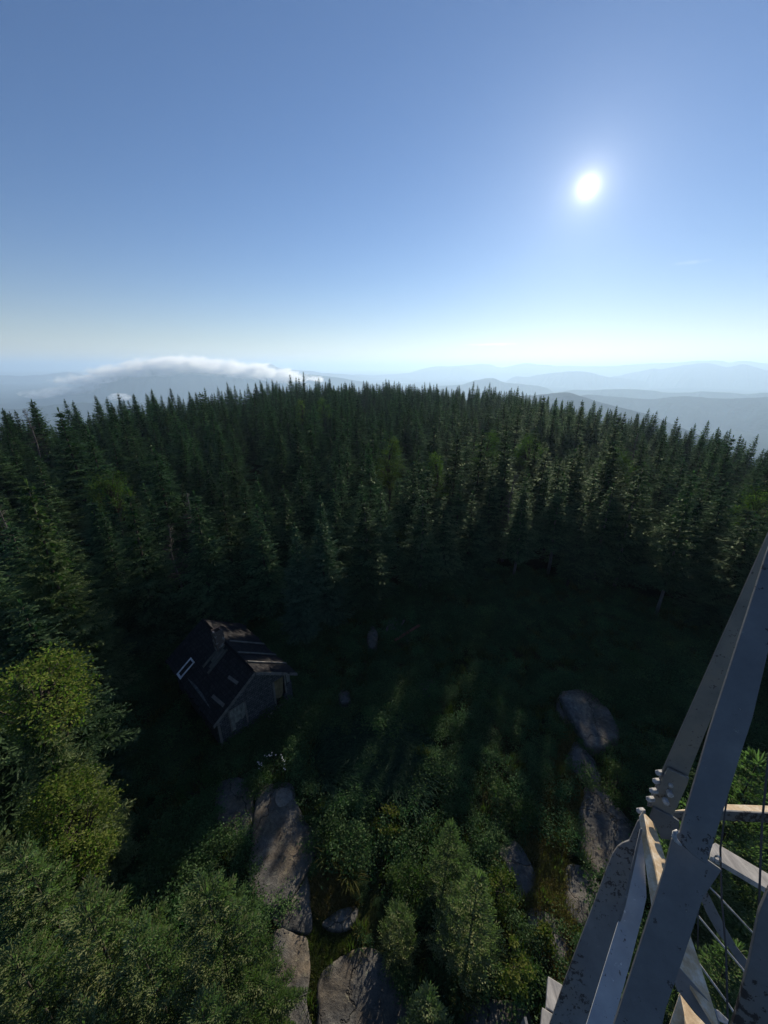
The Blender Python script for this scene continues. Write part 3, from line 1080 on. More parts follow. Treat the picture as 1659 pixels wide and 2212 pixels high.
ROCKS = [
    ('rock_slab', [(556, 1712), (575, 1697), (605, 1693), (632, 1700), (640, 1735), (662, 1775), (682, 1800), (672, 1860), (650, 1905), (620, 1945), (575, 1965), (545, 1950), (537, 1900), (545, 1800)], 0.34, 'large long grey rock slab with a pale patch on its top end', None),
    ('rock_slab', [(470, 1700), (500, 1682), (540, 1690), (546, 1750), (538, 1795), (505, 1815), (478, 1800), (466, 1750)], 0.30, 'dark mottled rock slab left of the long slab, below the cabin', None),
    ('rock_slab', [(583, 1968), (622, 1950), (655, 1906), (664, 1895), (672, 1955), (673, 2005), (655, 2016), (604, 2004), (590, 1992)], 0.22, 'sunlit wedge of pale rock between the long slab and the crack', None),
    ('rock_slab', [(598, 2012), (655, 2024), (666, 2045), (668, 2100), (662, 2160), (672, 2212), (690, 2310), (540, 2310), (585, 2150), (590, 2060)], 0.24, 'sunlit lichen mottled rock slab running off the bottom edge beside firs', None),
    ('rock_slab', [(705, 1985), (735, 1965), (768, 1957), (768, 1985), (750, 2006), (720, 2012), (698, 2000)], 0.25, 'small dark striped rock block right of the mossy crack', None),
    ('rock_slab', [(692, 2110), (735, 2066), (790, 2048), (835, 2075), (868, 2130), (895, 2212), (900, 2310), (688, 2310), (690, 2190)], 0.18, 'broad shaded rock slab at the bottom edge right of the mossy strip', None),
    ('rock_slab', [(1210, 1502), (1240, 1494), (1280, 1503), (1305, 1530), (1338, 1582), (1322, 1608), (1288, 1622), (1266, 1612), (1243, 1570), (1222, 1535)], 0.55, 'domed pale grey boulder slab in the shrubs at right', None),
    ('rock_slab', [(1205, 1506), (1213, 1528), (1234, 1562), (1216, 1560), (1203, 1534)], 0.30, 'thin split flake of rock along the domed boulder', None),
    ('rock_slab', [(1225, 1632), (1247, 1596), (1264, 1620), (1284, 1642), (1298, 1690), (1280, 1698), (1250, 1678), (1228, 1655)], 0.30, 'grey rock just below the domed boulder beside dry grass', None),
    ('rock_slab', [(1266, 1706), (1290, 1694), (1320, 1722), (1350, 1762), (1390, 1800), (1384, 1860), (1335, 1882), (1290, 1888), (1262, 1850), (1250, 1790)], 0.34, 'large rough rock slab left of the tower bolts', None),
    ('rock_slab', [(1080, 1838), (1110, 1818), (1138, 1850), (1158, 1900), (1160, 1940), (1132, 1950), (1105, 1890)], 0.25, 'grey rock patch between the young spruces and the dry grass', None),
    ('rock_slab', [(1146, 1962), (1190, 1978), (1222, 2020), (1246, 2056), (1228, 2092), (1176, 2052), (1142, 2002)], 0.28, 'flat rock with a sunlit edge below the dry grass, above the landing', None),
    ('rock_slab', [(1222, 1880), (1256, 1868), (1290, 1900), (1300, 1950), (1262, 2000), (1225, 1965)], 0.28, 'dark rock step under the tower leg, below the rough slab', None),
    ('rock_slab', [(1000, 2185), (1060, 2160), (1130, 2172), (1146, 2215), (1130, 2300), (975, 2300)], 0.18, 'low rock ledge at the bottom edge left of the wooden landing', None),
    ('stone', [(730, 1505), (742, 1490), (754, 1497), (756, 1517), (738, 1522)], 0.30, 'small grey stone in the dark grass right of the cabin', None),
    ('stone', [(793, 1380), (803, 1357), (815, 1372), (812, 1398), (798, 1402)], 0.6, 'upright pale stone left of the collapsed boards', None),
    ('stone', [(900, 1478), (925, 1468), (940, 1480), (935, 1500), (908, 1498)], 0.25, 'flat grey stone half buried in shrubs at mid clearing', None),
]


def closed_curve(P, n):
    m = len(P)
    out = []
    for i in range(n):
        t = i / n * m
        k = int(t); f = t - k
        p = [P[(k + j) % m] for j in (-1, 0, 1, 2)]
        out.append(tuple(0.5 * (2 * p[1][q] + (p[2][q] - p[0][q]) * f + (2 * p[0][q] - 5 * p[1][q] + 4 * p[2][q] - p[3][q]) * f * f + (3 * p[1][q] - p[0][q] - 3 * p[2][q] + p[3][q]) * f ** 3) for q in range(2)))
    return out


ROCK_POLYS = []
for ri, (nm, uv, th, lab, grp) in enumerate(ROCKS):
    G3 = [gnd(u, v, th * 0.5) for u, v in uv]
    if nm == 'rock_slab' and th != 0.55: th *= 0.62
    P = [(p.x, p.y) for p in G3]
    ROCK_POLYS.append(P)
    C0 = closed_curve(P, 72)
    cx = sum(p[0] for p in C0) / 72; cyy = sum(p[1] for p in C0) / 72
    o = empty(nm, (0, 0, 0)) if False else None
    V, Fc = [], []
    prof = [(1.05, -0.35), (1.04, 0.25), (1.025, 0.60), (1.0, 0.80), (0.95, 0.88), (0.80, 0.94), (0.58, 1.0), (0.36, 1.02), (0.18, 1.03)]
    gz0 = ground_z(cx, cyy)
    for (f, h) in prof:
        for k, (x, y) in enumerate(C0):
            w = 1 + 0.06 * fbm(x * 2.2, y * 2.2, ri * 3.1, 4) * (1 if f > 0.8 else 0)
            X = cx + (x - cx) * f * w; Y = cyy + (y - cyy) * f * w
            nz = 0.075 * fbm(X * 1.1, Y * 1.1, ri + 0.5, 4) + 0.02 * fbm(X * 5, Y * 5, ri, 3)
            V.append((X - cx, Y - cyy, th * h + (nz if h > 0 else 0)))
    for r in range(len(prof) - 1):
        for k in range(72):
            Fc.append((r * 72 + k, r * 72 + (k + 1) % 72, (r + 1) * 72 + (k + 1) % 72, (r + 1) * 72 + k))
    V.append((0, 0, th * 1.03))
    b = (len(prof) - 1) * 72
    for k in range(72): Fc.append((b + k, b + (k + 1) % 72, len(V) - 1))
    rm = rock_mat('granite_%d' % ri, ri + 1.0)
    o = mesh_obj(nm, V, Fc, rm, smooth=True)
    o.location = (cx, cyy, gz0)
    tag(o, lab, 'rock')
    if ri == 0:                                   # pale scaled patch on the slab's top end
        q = closed_curve([(p.x, p.y) for p in (gnd(u, v, 0.36) for u, v in [(598, 1706), (612, 1698), (628, 1704), (631, 1720), (618, 1735), (603, 1740), (594, 1725)])], 28)
        qc = (sum(a for a, b_ in q) / 28, sum(b_ for a, b_ in q) / 28)
        VV = []
        for f, h in ((1.0, th * 0.7), (0.985, th + 0.012), (0.5, th + 0.02)):
            for x, y in q: VV.append((qc[0] + (x - qc[0]) * f - cx, qc[1] + (y - qc[1]) * f - cyy, h))
        FF = [(r * 28 + k, r * 28 + (k + 1) % 28, (r + 1) * 28 + (k + 1) % 28, (r + 1) * 28 + k) for r in range(2) for k in range(28)]
        FF.append(tuple(56 + k for k in range(28)))
        mesh_obj('pale_flake', VV, FF, rock_mat('granite_pale', 40.0, (0.16, 0.155, 0.15), (0.28, 0.27, 0.26)), parent=o)

# ============================================================ undergrowth
def bush_mesh(seed, Rr=0.5, Hh=0.55, n=230, leaf=0.10, mat=None):
    rnd = random.Random(seed)
    S = Soup()
    for c in range(9):
        a = rnd.uniform(0, 6.28); rr = Rr * math.sqrt(rnd.random()) * 0.8
        ctr = Vector((rr * math.cos(a), rr * math.sin(a), Hh * rnd.uniform(0.25, 0.95) * (1 - 0.5 * (rr / Rr) ** 2)))
        bt = rnd.uniform(0.1, 0.7)
        for k in range(n // 9):
            q = Vector((rnd.gauss(0, 1), rnd.gauss(0, 1), rnd.gauss(0, 0.7))) * Rr * 0.24
            d = Vector((rnd.uniform(-1, 1), rnd.uniform(-1, 1), rnd.uniform(-0.5, 0.45))).normalized()
            sd = d.cross(Vector((rnd.uniform(-.5, .5), rnd.uniform(-.5, .5), 1))).normalized()
            p = ctr + q
            if p.z < 0.02: p.z = 0.02
            S.leaf(p, d * leaf * rnd.uniform(0.6, 1.3), sd, leaf * 0.30, min(1, max(0, bt + rnd.uniform(-0.2, 0.25))))
    return S.mesh('bush_leaves', [mat or M_UNDER])


def tuft_mesh(seed, n=46, h=0.5, w=0.010, spread=0.22, lean=(0.0, 0.0), arch=0.5, mat=None):
    rnd = random.Random(seed)
    V, Q, T = [], [], []
    for k in range(n):
        a = rnd.uniform(0, 6.28); rr = spread * math.sqrt(rnd.random())
        b = Vector((rr * math.cos(a), rr * math.sin(a), 0))
        hh = h * rnd.uniform(0.55, 1.15)
        d = Vector((math.cos(a) * 0.35 + rnd.uniform(-.4, .4) + lean[0], math.sin(a) * 0.35 + rnd.uniform(-.4, .4) + lean[1], 0)) * arch
        sd = Vector((-d.y, d.x, 0))
        sd = (sd.normalized() if sd.length > 1e-4 else Vector((1, 0, 0)))
        sd = (sd + Vector((rnd.uniform(-.5, .5), rnd.uniform(-.5, .5), 0))).normalized()
        pts = [b + Vector((0, 0, hh)) * f + d * (hh * f * f) - Vector((0, 0, hh * 0.28)) * f ** 3 for f in (0, 0.4, 0.75, 1.0)]
        ws = [w, w * 1.1, w * 0.7, w * 0.08]
        i0 = len(V)
        for p, ww in zip(pts, ws): V += [tuple(p - sd * ww), tuple(p + sd * ww)]
        t = rnd.uniform(0.1, 0.75)
        T += [t - 0.1, t - 0.1, t, t, t + 0.12, t + 0.12, t + 0.2, t + 0.2]
        for s in range(3): Q.append((i0 + 2 * s, i0 + 2 * s + 1, i0 + 2 * s + 3, i0 + 2 * s + 2))
    return np_mesh('grass_blades', np.array(V), np.array(Q), [mat or M_GRASS], tint=np.clip(np.array(T), 0, 1))


def px_poly(uv, z=0.2):
    return [(p.x, p.y) for p in (gnd(u, v, z) for u, v in uv)]


REED = px_poly([(690, 1585), (760, 1555), (850, 1560), (920, 1600), (932, 1670), (900, 1735), (800, 1745), (700, 1720), (680, 1660)])
STRAWZ = [px_poly(q) for q in ([(1228, 1560), (1262, 1610), (1228, 1640), (1250, 1690), (1262, 1745), (1250, 1800), (1215, 1850), (1160, 1880), (1120, 1810), (1160, 1720), (1200, 1640)],
                               [(1160, 1890), (1230, 1860), (1225, 1950), (1250, 2040), (1245, 2100), (1180, 2110), (1150, 2040), (1140, 1950)],
                               [(680, 1880), (760, 1890), (770, 1950), (700, 1975), (680, 1950)])]
MOSSZ = [px_poly(q) for q in ([(668, 1930), (706, 1945), (700, 2012), (770, 2010), (735, 2066), (695, 2100), (684, 2212), (690, 2310), (676, 2310), (668, 2150), (670, 2040)],)]
CABIN_O = Vector((-8.07, 13.93))
EX = Vector((0.69, 0.724)).normalized(); EY = Vector((-EX.y, EX.x))


def cab_local(x, y):
    d = Vector((x, y)) - CABIN_O
    return d.dot(EX), d.dot(EY)


def blocked(x, y, grow=0.0):
    lx, ly = cab_local(x, y)
    if -0.15 < lx < 4.4 and -0.15 < ly < 6.0: return True
    for P in ROCK_POLYS:
        if in_poly(x, y, P): return True
        if grow and poly_dist(x, y, P) < grow: return True
    return False


ru = random.Random(21)
under, grass, straw, reeds, moss = [], [], [], [], []
AREA = [(14, 0), (20, 8), (25, 14), (27, 22), (24, 27), (19, 30), (14, 33), (7, 32.5), (2.5, 30), (-1, 27), (-4.5, 26), (-9.5, 26), (-15.5, 24), (-16.5, 17), (-14, 12), (-12, 8), (-9, 3), (-3, 2)]
for k in range(11500):
    x = ru.uniform(-17, 28); y = ru.uniform(2, 34)
    if not in_poly(x, y, AREA): continue
    z = ground_z(x, y) - 0.03
    if in_poly(x, y, REED) and fbm(x * 0.7, y * 0.7, 12.0, 3) > -0.18 and poly_dist(x, y, REED) > 0.9 * ru.random():
        if not blocked(x, y): reeds.append((x, y, z, ru.uniform(-0.5, 0.5) + 1.2 * fbm(x * 0.5, y * 0.5, 4, 2), ru.uniform(0.8, 1.3), ru.randrange(3)))
        continue
    if any(in_poly(x, y, q) for q in STRAWZ):
        if not blocked(x, y): straw.append((x, y, z, ru.uniform(0, 6.28), ru.uniform(0.6, 1.2), ru.randrange(3)))
        if ru.random() < 0.8: continue
    if any(in_poly(x, y, q) for q in MOSSZ):
        if not blocked(x, y): moss.append((x, y, z, ru.uniform(0, 6.28), ru.uniform(0.4, 0.8), ru.randrange(3)))
        continue
    if blocked(x, y, 0.0): continue
    f = fbm(x * 0.22, y * 0.22, 6.0, 3)
    if f > 0.02 and ru.random() < 0.7:
        grass.append((x, y, z, ru.uniform(0, 6.28), ru.uniform(0.7, 1.3), ru.randrange(3)))
    else:
        lowz = 0.4 if (-3.2 < x < 0.2 and 4.5 < y < 9.2) else 1.0           # only low weeds round the sunlit slabs
        under.append((x, y, z, ru.uniform(0, 6.28), lowz * ru.uniform(0.6, 1.45) * (1.25 if f < -0.25 else 1.0), ru.randrange(4)))
for P, lst, n, s0 in ((REED, reeds, 1300, 1.25), (STRAWZ[0], straw, 900, 0.8), (STRAWZ[1], straw, 700, 0.8), (STRAWZ[2], straw, 300, 0.7), (MOSSZ[0], moss, 900, 0.5)):
    xs = [p[0] for p in P]; ys = [p[1] for p in P]
    for k in range(n * 3):
        x = ru.uniform(min(xs), max(xs)); y = ru.uniform(min(ys), max(ys))
        if lst is reeds and (fbm(x * 0.7, y * 0.7, 12.0, 3) < -0.18 or poly_dist(x, y, P) < 1.1 * ru.random()): continue
        if in_poly(x, y, P) and not blocked(x, y) and len(lst) < 3000:
            rot = ru.uniform(-0.5, 0.5) + 1.2 * fbm(x * 0.5, y * 0.5, 4, 2) if lst is reeds else ru.uniform(0, 6.28)
            lst.append((x, y, ground_z(x, y) - 0.03, rot, s0 * ru.uniform(0.55, 1.35), ru.randrange(3)))
for P in ROCK_POLYS:                                   # weeds and moss creeping over the rims of the slabs
    per = sum(math.hypot(P[i][0] - P[i - 1][0], P[i][1] - P[i - 1][1]) for i in range(len(P)))
    for k in range(int(per * 5)):
        i = ru.randrange(len(P)); t = ru.random()
        x = P[i - 1][0] + (P[i][0] - P[i - 1][0]) * t + ru.gauss(0, 0.09)
        y = P[i - 1][1] + (P[i][1] - P[i - 1][1]) * t + ru.gauss(0, 0.09)
        if fbm(x * 0.9, y * 0.9, 17.0, 2) < -0.15: continue
        (moss if ru.random() < 0.8 or y < 9 else under).append((x, y, ground_z(x, y) + (0.05 if moss else 0), ru.uniform(0, 6.28), ru.uniform(0.3, 0.7), ru.randrange(3)))
scatter('undergrowth', under, [(bush_mesh(600 + i, 0.5, 0.45 + 0.12 * i, 400, 0.062 + 0.016 * (i % 2)),) for i in range(4)], 'low dark leafy shrubs carpeting the shaded clearing', 'undergrowth')
scatter('grass', grass, [(tuft_mesh(620 + i, 46, 0.5, 0.011),) for i in range(3)], 'green grass tufts growing between the low shrubs', 'grass')
scatter('dry_grass', straw, [(tuft_mesh(630 + i, 46, 0.36, 0.010, 0.25, mat=M_STRAW),) for i in range(3)], 'brown dry grass between the rocks on the right', 'grass')
scatter('tall_grass', reeds, [(tuft_mesh(640 + i, 50, 0.55, 0.020, 0.30, (0.55, -0.5), 0.75, M_REED),) for i in range(3)], 'patch of tall wind combed dark grass in the clearing\'s middle', 'grass')
scatter('mossy_grass', moss, [(tuft_mesh(650 + i, 40, 0.22, 0.010, 0.22),) for i in range(3)], 'short yellow green grass filling the crack between rock slabs', 'grass')

# countable shrubs and clumps
M_SHRUB = foliage_mat('shrub_leaves', (0.04, 0.065, 0.012), (0.10, 0.125, 0.022), (0.20, 0.20, 0.045), trans=0.4, var=0.1)
M_SHRUB_G = foliage_mat('green_shrub_leaves', (0.020, 0.050, 0.014), (0.050, 0.095, 0.026), (0.10, 0.15, 0.045), trans=0.35, var=0.1)
for i, (u, v, h, rc, mt, lab) in enumerate([
        (1335, 1680, 1.5, 0.9, M_SHRUB_G, 'leafy green bush with lit top left of the tower bolts'),
        (840, 1765, 1.1, 0.5, M_SHRUB, 'yellow leaved shrub below the tall wind combed grass'),
        (700, 1745, 0.8, 0.4, M_SHRUB, 'small yellow shrub right of the pale slab end'),
        (880, 1880, 1.6, 0.6, M_SHRUB_G, 'bright leaved shrub left of the upper young spruce'),
        (1085, 1900, 2.0, 0.55, M_SHRUB, 'yellow green shrub lit along the right of the young spruces'),
        (1115, 2070, 1.8, 0.5, M_SHRUB, 'sunlit leafy shrub right of the lower young spruce'),
        (940, 1555, 1.0, 0.6, M_SHRUB_G, 'pale green bush above the tall grass patch'),
        (918, 1625, 0.9, 0.4, M_SHRUB, 'yellowish bush at the right end of the tall grass'),
        (1180, 2015, 0.7, 0.35, M_SHRUB, 'small yellow plant between flat rocks near the landing'),
        (1110, 1720, 1.3, 0.9, M_SHRUB_G, 'rounded green bush above the rock patch in mid clearing'),
        (1060, 1490, 1.2, 0.9, M_SHRUB_G, 'broad dim bush in the shaded far clearing'),
        (1160, 2110, 0.8, 0.5, M_SHRUB_G, 'leafy clump beside the wooden landing'),
        (1370, 1420, 1.4, 1.0, M_SHRUB_G, 'dark rounded shrub below the right wood edge'),
        (420, 1690, 1.2, 0.9, M_SHRUB_G, 'dark bush in deep shade below the cabin\'s left corner')]):
    p = gnd(u, v, h * 0.8)
    place('shrub', broad_meshes(700 + i, h, rc, 0.5, 18, 70, 0.085, mt, M_BARK), (p.x, p.y, gz(p.x, p.y)), i * 0.9, 1.0, lab, 'shrub', part_names=('foliage', 'stems'))
# white flowering bush below the cabin
p = gnd(588, 1665, 0.5)
fb = place('flowering_shrub', broad_meshes(730, 0.9, 0.6, 0.55, 14, 60, 0.08, M_SHRUB_G, M_BARK), (p.x, p.y, gz(p.x, p.y)), 0, 1.0, 'dark shrub with a ring of small white blossoms below the cabin', 'shrub', part_names=('foliage', 'stems'))
mw, nt, out = new_mat('white_petals')
principled(nt, out, (0.75, 0.74, 0.70), 0.7, 0.2)
rf = random.Random(3)
bg_ = []
for k in range(26):
    a = rf.uniform(-0.5, 3.4)
    c = Vector((0.62 * math.cos(a) * rf.uniform(0.8, 1.1), 0.6 * math.sin(a) * rf.uniform(0.8, 1.1), rf.uniform(0.75, 1.0)))
    V = [c + Vector((0, 0, 0.012))]
    for q in range(10):
        r_ = 0.042 if q % 2 == 0 else 0.02
        V.append(c + Vector((r_ * math.cos(q * 0.628), r_ * math.sin(q * 0.628), 0.03 if q % 2 == 0 else 0.0)))
    bg_.append((V, [(0, 1 + q, 1 + (q + 1) % 10) for q in range(10)]))
gj = join_geo(bg_)
mesh_obj('blossoms', gj[0], gj[1], mw, parent=fb)
# sunlit grass clumps one can point to
for i, (u, v, n, sp_, lab) in enumerate([(715, 1840, 150, 0.35, 'tall sunlit pale grass clump right of the long rock slab'), (755, 1890, 130, 0.3, 'second sunlit grass clump, lower right of the first'), (985, 2140, 110, 0.3, 'dim long grass clump near the bottom edge sapling')]):
    p = gnd(u, v, 0.4)
    e = empty('grass_clump', (p.x, p.y, gz(p.x, p.y)))
    tag(e, lab, 'grass clump')
    link('blades', tuft_mesh(740 + i, n, 1.15, 0.012, sp_, (0.2, -0.3), 0.6, M_GRASS), e)

# ============================================================ ruined cabin
def wood_mat(name, c0, c1_, scale=(1, 1, 12), spec=0.15):
    m, nt, out = new_mat(name)
    mp = nt.nodes.new('ShaderNodeMapping')
    mp.inputs['Scale'].default_value = scale
    L(nt, obj_coord(nt), mp.inputs['Vector'])
    n = noise_tex(nt, mp.outputs[0], 2.2, 7, 0.7, 0.4)
    n2 = noise_tex(nt, obj_coord(nt), 3.0, 5, 0.6)
    c = ramp(nt, n, [(0.3, c0), (0.7, c1_)])
    c = mixc(nt, 1.0, c, ramp(nt, n2, [(0.3, (0.6, 0.6, 0.6)), (0.7, (1.25, 1.2, 1.15))]), 'MULTIPLY')
    principled(nt, out, c, 0.85, spec, bump=n, bump_str=0.4, bump_dist=0.01)
    return m


def shingle_mat(name, c0, c1_, axis_w=0.16):
    m, nt, out = new_mat(name)
    br = nt.nodes.new('ShaderNodeTexBrick')
    br.inputs['Scale'].default_value = 1.0
    br.inputs['Brick Width'].default_value = 0.22
    br.inputs['Row Height'].default_value = axis_w
    br.inputs['Mortar Size'].default_value = 0.012
    br.inputs['Color1'].default_value = (*c0, 1); br.inputs['Color2'].default_value = (*c1_, 1)
    br.inputs['Mortar'].default_value = tuple(0.35 * x for x in c0) + (1,)
    uv = nt.nodes.new('ShaderNodeUVMap')
    L(nt, uv.outputs[0], br.inputs['Vector'])
    n = noise_tex(nt, obj_coord(nt), 5.0, 6, 0.7)
    c = mixc(nt, 1.0, br.outputs['Color'], ramp(nt, n, [(0.3, (0.5, 0.5, 0.5)), (0.7, (1.5, 1.45, 1.4))]), 'MULTIPLY')
    principled(nt, out, c, 0.9, 0.15, bump=math_node(nt, 'SUBTRACT', n, br.outputs['Fac']), bump_str=0.7, bump_dist=0.02)
    return m


M_SIDING = shingle_mat('weathered_shingle_siding', (0.062, 0.067, 0.074), (0.105, 0.111, 0.120), 0.13)
M_ROOF = shingle_mat('dark_roof_shingles', (0.016, 0.016, 0.019), (0.028, 0.027, 0.030), 0.2)
M_SHEATH = wood_mat('bare_roof_boards', (0.05, 0.05, 0.045), (0.14, 0.14, 0.12), (1, 8, 1))
M_TRIM = wood_mat('grey_trim_boards', (0.10, 0.10, 0.095), (0.22, 0.215, 0.20), (2, 8, 8))
M_PLY = wood_mat('peeling_plywood', (0.08, 0.09, 0.085), (0.30, 0.31, 0.28), (6, 6, 1))
M_PLANK = wood_mat('grey_plank', (0.08, 0.078, 0.075), (0.20, 0.195, 0.185), (3, 12, 3))
M_REDPLANK = wood_mat('reddish_plank', (0.13, 0.06, 0.04), (0.24, 0.12, 0.08), (3, 12, 3))
M_SHADE = wood_mat('yellowed_panel', (0.12, 0.095, 0.05), (0.22, 0.18, 0.10), (6, 6, 1))
M_DARKIN = wood_mat('cabin_interior', (0.015, 0.014, 0.013), (0.035, 0.03, 0.028))
M_WHITE = wood_mat('white_frame_paint', (0.55, 0.56, 0.60), (0.80, 0.80, 0.82))
mc, nt, out = new_mat('chimney_brick')
br = nt.nodes.new('ShaderNodeTexBrick')
br.inputs['Scale'].default_value = 9.0
br.inputs['Color1'].default_value = (0.065, 0.045, 0.038, 1); br.inputs['Color2'].default_value = (0.09, 0.065, 0.055, 1); br.inputs['Mortar'].default_value = (0.16, 0.15, 0.14, 1)
mpx = nt.nodes.new('ShaderNodeMapping'); mpx.inputs['Rotation'].default_value = (R(90), 0, 0)
L(nt, obj_coord(nt), mpx.inputs['Vector']); L(nt, mpx.outputs[0], br.inputs['Vector'])
nn = noise_tex(nt, obj_coord(nt), 4, 5, 0.6)
principled(nt, out, mixc(nt, math_node(nt, 'GREATER_THAN', nn, 0.56), br.outputs['Color'], (0.20, 0.19, 0.18)), 0.9, 0.1, bump=br.outputs['Fac'], bump_str=-0.5, bump_dist=0.01)

cabin = empty('cabin', (CABIN_O.x, CABIN_O.y, 0), math.atan2(EX.y, EX.x))
tag(cabin, 'small ruined wooden cabin with broken dark gable roof and boarded window', 'cabin')
CW, CL, CE, CR = 4.15, 5.7, 2.30, 3.75


def slab_geo(P, n, th):
    """prism: polygon P (list of Vector) extruded along -n by th"""
    n = Vector(n).normalized()
    a = [Vector(p) for p in P]
    b = [p - n * th for p in a]
    k = len(a)
    nrm_ = Vector((0, 0, 0))
    for i in range(k): nrm_ += a[i].cross(a[(i + 1) % k])
    Fc = [tuple(range(k)), tuple(range(2 * k - 1, k - 1, -1))] + [(i, k + i, k + (i + 1) % k, (i + 1) % k) for i in range(k)]
    if nrm_.dot(n) < 0: Fc = [tuple(reversed(f)) for f in Fc]
    return a + b, Fc


def box_geo(x0, x1, y0, y1, z0, z1):
    V = [Vector((x, y, z)) for z in (z0, z1) for x, y in ((x0, y0), (x1, y0), (x1, y1), (x0, y1))]
    return V, [(0, 3, 2, 1), (4, 5, 6, 7), (0, 1, 5, 4), (1, 2, 6, 5), (2, 3, 7, 6), (3, 0, 4, 7)]


def part(name, geos, mat, parent, uvfn=None, label=None, bevel=0.0, smooth=False):
    g = join_geo(geos)
    o = mesh_obj(name, g[0], g[1], mat, parent=parent, smooth=smooth)
    if uvfn:
        me = o.data
        uvl = me.uv_layers.new(name='UVMap')
        for p_ in me.polygons:
            for li in p_.loop_indices:
                uvl.data[li].uv = uvfn(me.vertices[me.loops[li].vertex_index].co, p_.normal)
    if bevel:
        b = o.modifiers.new('bevel', 'BEVEL'); b.width = bevel; b.segments = 2; b.limit_method = 'ANGLE'
    if label: o['label'] = label
    return o


def wall_uv(co, n): return (co.x, co.z) if abs(n.y) > abs(n.x) else (co.y, co.z)
rz = lambda x: CE + (CR - CE) * (1 - abs(x - CW / 2) / (CW / 2))
F = lambda x, z, y=0.0: Vector((x, y, z))
front = [slab_geo([F(0, 0.12), F(3.02, 0.12), F(3.02, rz(3.02)), F(CW / 2, CR), F(0, CE)], (0, -1, 0), 0.12),
         slab_geo([F(3.02, 2.25), F(CW, 2.25), F(CW, CE), F(3.02, rz(3.02))], (0, -1, 0), 0.12),
         slab_geo([F(3.62, 0.5), F(CW, 0.35), F(CW, 1.6), F(3.9, 1.55), F(3.78, 1.1), F(3.6, 0.95)], (0, -1, 0), 0.12)]
left = [slab_geo([Vector((0, 0.121, 0.12)), Vector((0, CL - 0.121, 0.12)), Vector((0, CL - 0.121, CE)), Vector((0, 0.121, CE))], (-1, 0, 0), 0.12)]
right = [slab_geo([Vector((CW, 0.121, 0.3)), Vector((CW, CL - 0.121, 0.3)), Vector((CW, CL - 0.121, CE)), Vector((CW, 0.121, CE - 0.2))], (1, 0, 0), 0.12)]
back = [slab_geo([F(0, 0.12, CL), F(CW, 0.12, CL), F(CW, CE, CL), F(CW / 2, CR, CL), F(0, CE, CL)], (0, 1, 0), 0.12)]
part('gable_wall', front, M_SIDING, cabin, wall_uv, 'gable wall with torn open right end')
part('side_wall', left, M_SIDING, cabin, wall_uv)
part('side_wall', right, M_SIDING, cabin, wall_uv)
part('back_wall', back, M_SIDING, cabin, wall_uv)
part('floor', [box_geo(0.13, CW - 0.13, 0.13, CL - 0.13, 0.15, 0.28)], M_DARKIN, cabin)
part('corner_post', [box_geo(3.02, 3.12, -0.03, 0.10, 0.12, 2.24), box_geo(CW - 0.42, CW - 0.33, -0.02, 0.09, 1.0, 2.24)], M_TRIM, cabin)
part('corner_trim', [box_geo(-0.05, 0.07, -0.035, -0.003, 0.1, CE - 0.05)], M_TRIM, cabin)
part('sill_board', [box_geo(3.1, CW + 0.02, -0.05, 0.06, 0.15, 0.42)], M_TRIM, cabin)
part('panel', [slab_geo([F(3.14, 1.05, 0.02), F(3.45, 0.9, 0.02), F(3.6, 1.2, 0.02), F(3.68, 2.2, 0.02), F(3.14, 2.2, 0.02)], (0, -1, 0), 0.02)], M_SHADE, cabin, label='torn yellowed panel hanging in the open end')
part('panel', [slab_geo([F(3.86, 1.66, -0.01), F(4.06, 1.62, -0.01), F(4.08, 2.2, -0.01), F(3.86, 2.2, -0.01)], (0, -1, 0), 0.02)], M_PLY, cabin, label='pale board at the broken corner')
wb = part('window', [slab_geo([F(0.62, 0.85, -0.025), F(0.78, 0.85, -0.025), F(0.8, 1.25, -0.025), F(0.95, 1.2, -0.025), F(1.05, 1.32, -0.025), F(1.2, 1.22, -0.025), F(1.38, 1.4, -0.025), F(1.38, 2.12, -0.025), F(0.62, 2.12, -0.025)], (0, -1, 0), 0.022)], M_PLY, cabin, label='window boarded with ragged peeling plywood')
part('window_frame', [box_geo(0.54, 0.61, -0.04, -0.004, 0.8, 2.2), box_geo(1.39, 1.46, -0.04, -0.004, 0.8, 2.2), box_geo(0.62, 1.38, -0.04, -0.004, 2.13, 2.2)], M_TRIM, wb)
# roof: two slopes with overhang, holes and battens
OV, OF = 0.30, 0.22
sl_ = (CR - CE) / (CW / 2)


def roof_pt(x, y, lift=0.0):
    return Vector((x, y, CR + 0.06 - sl_ * abs(x - CW / 2) + lift - 0.15 * math.exp(-((y - 2.2) / 1.6) ** 2)))


def roof_uv(co, n): return (co.y, co.x * 1.22)


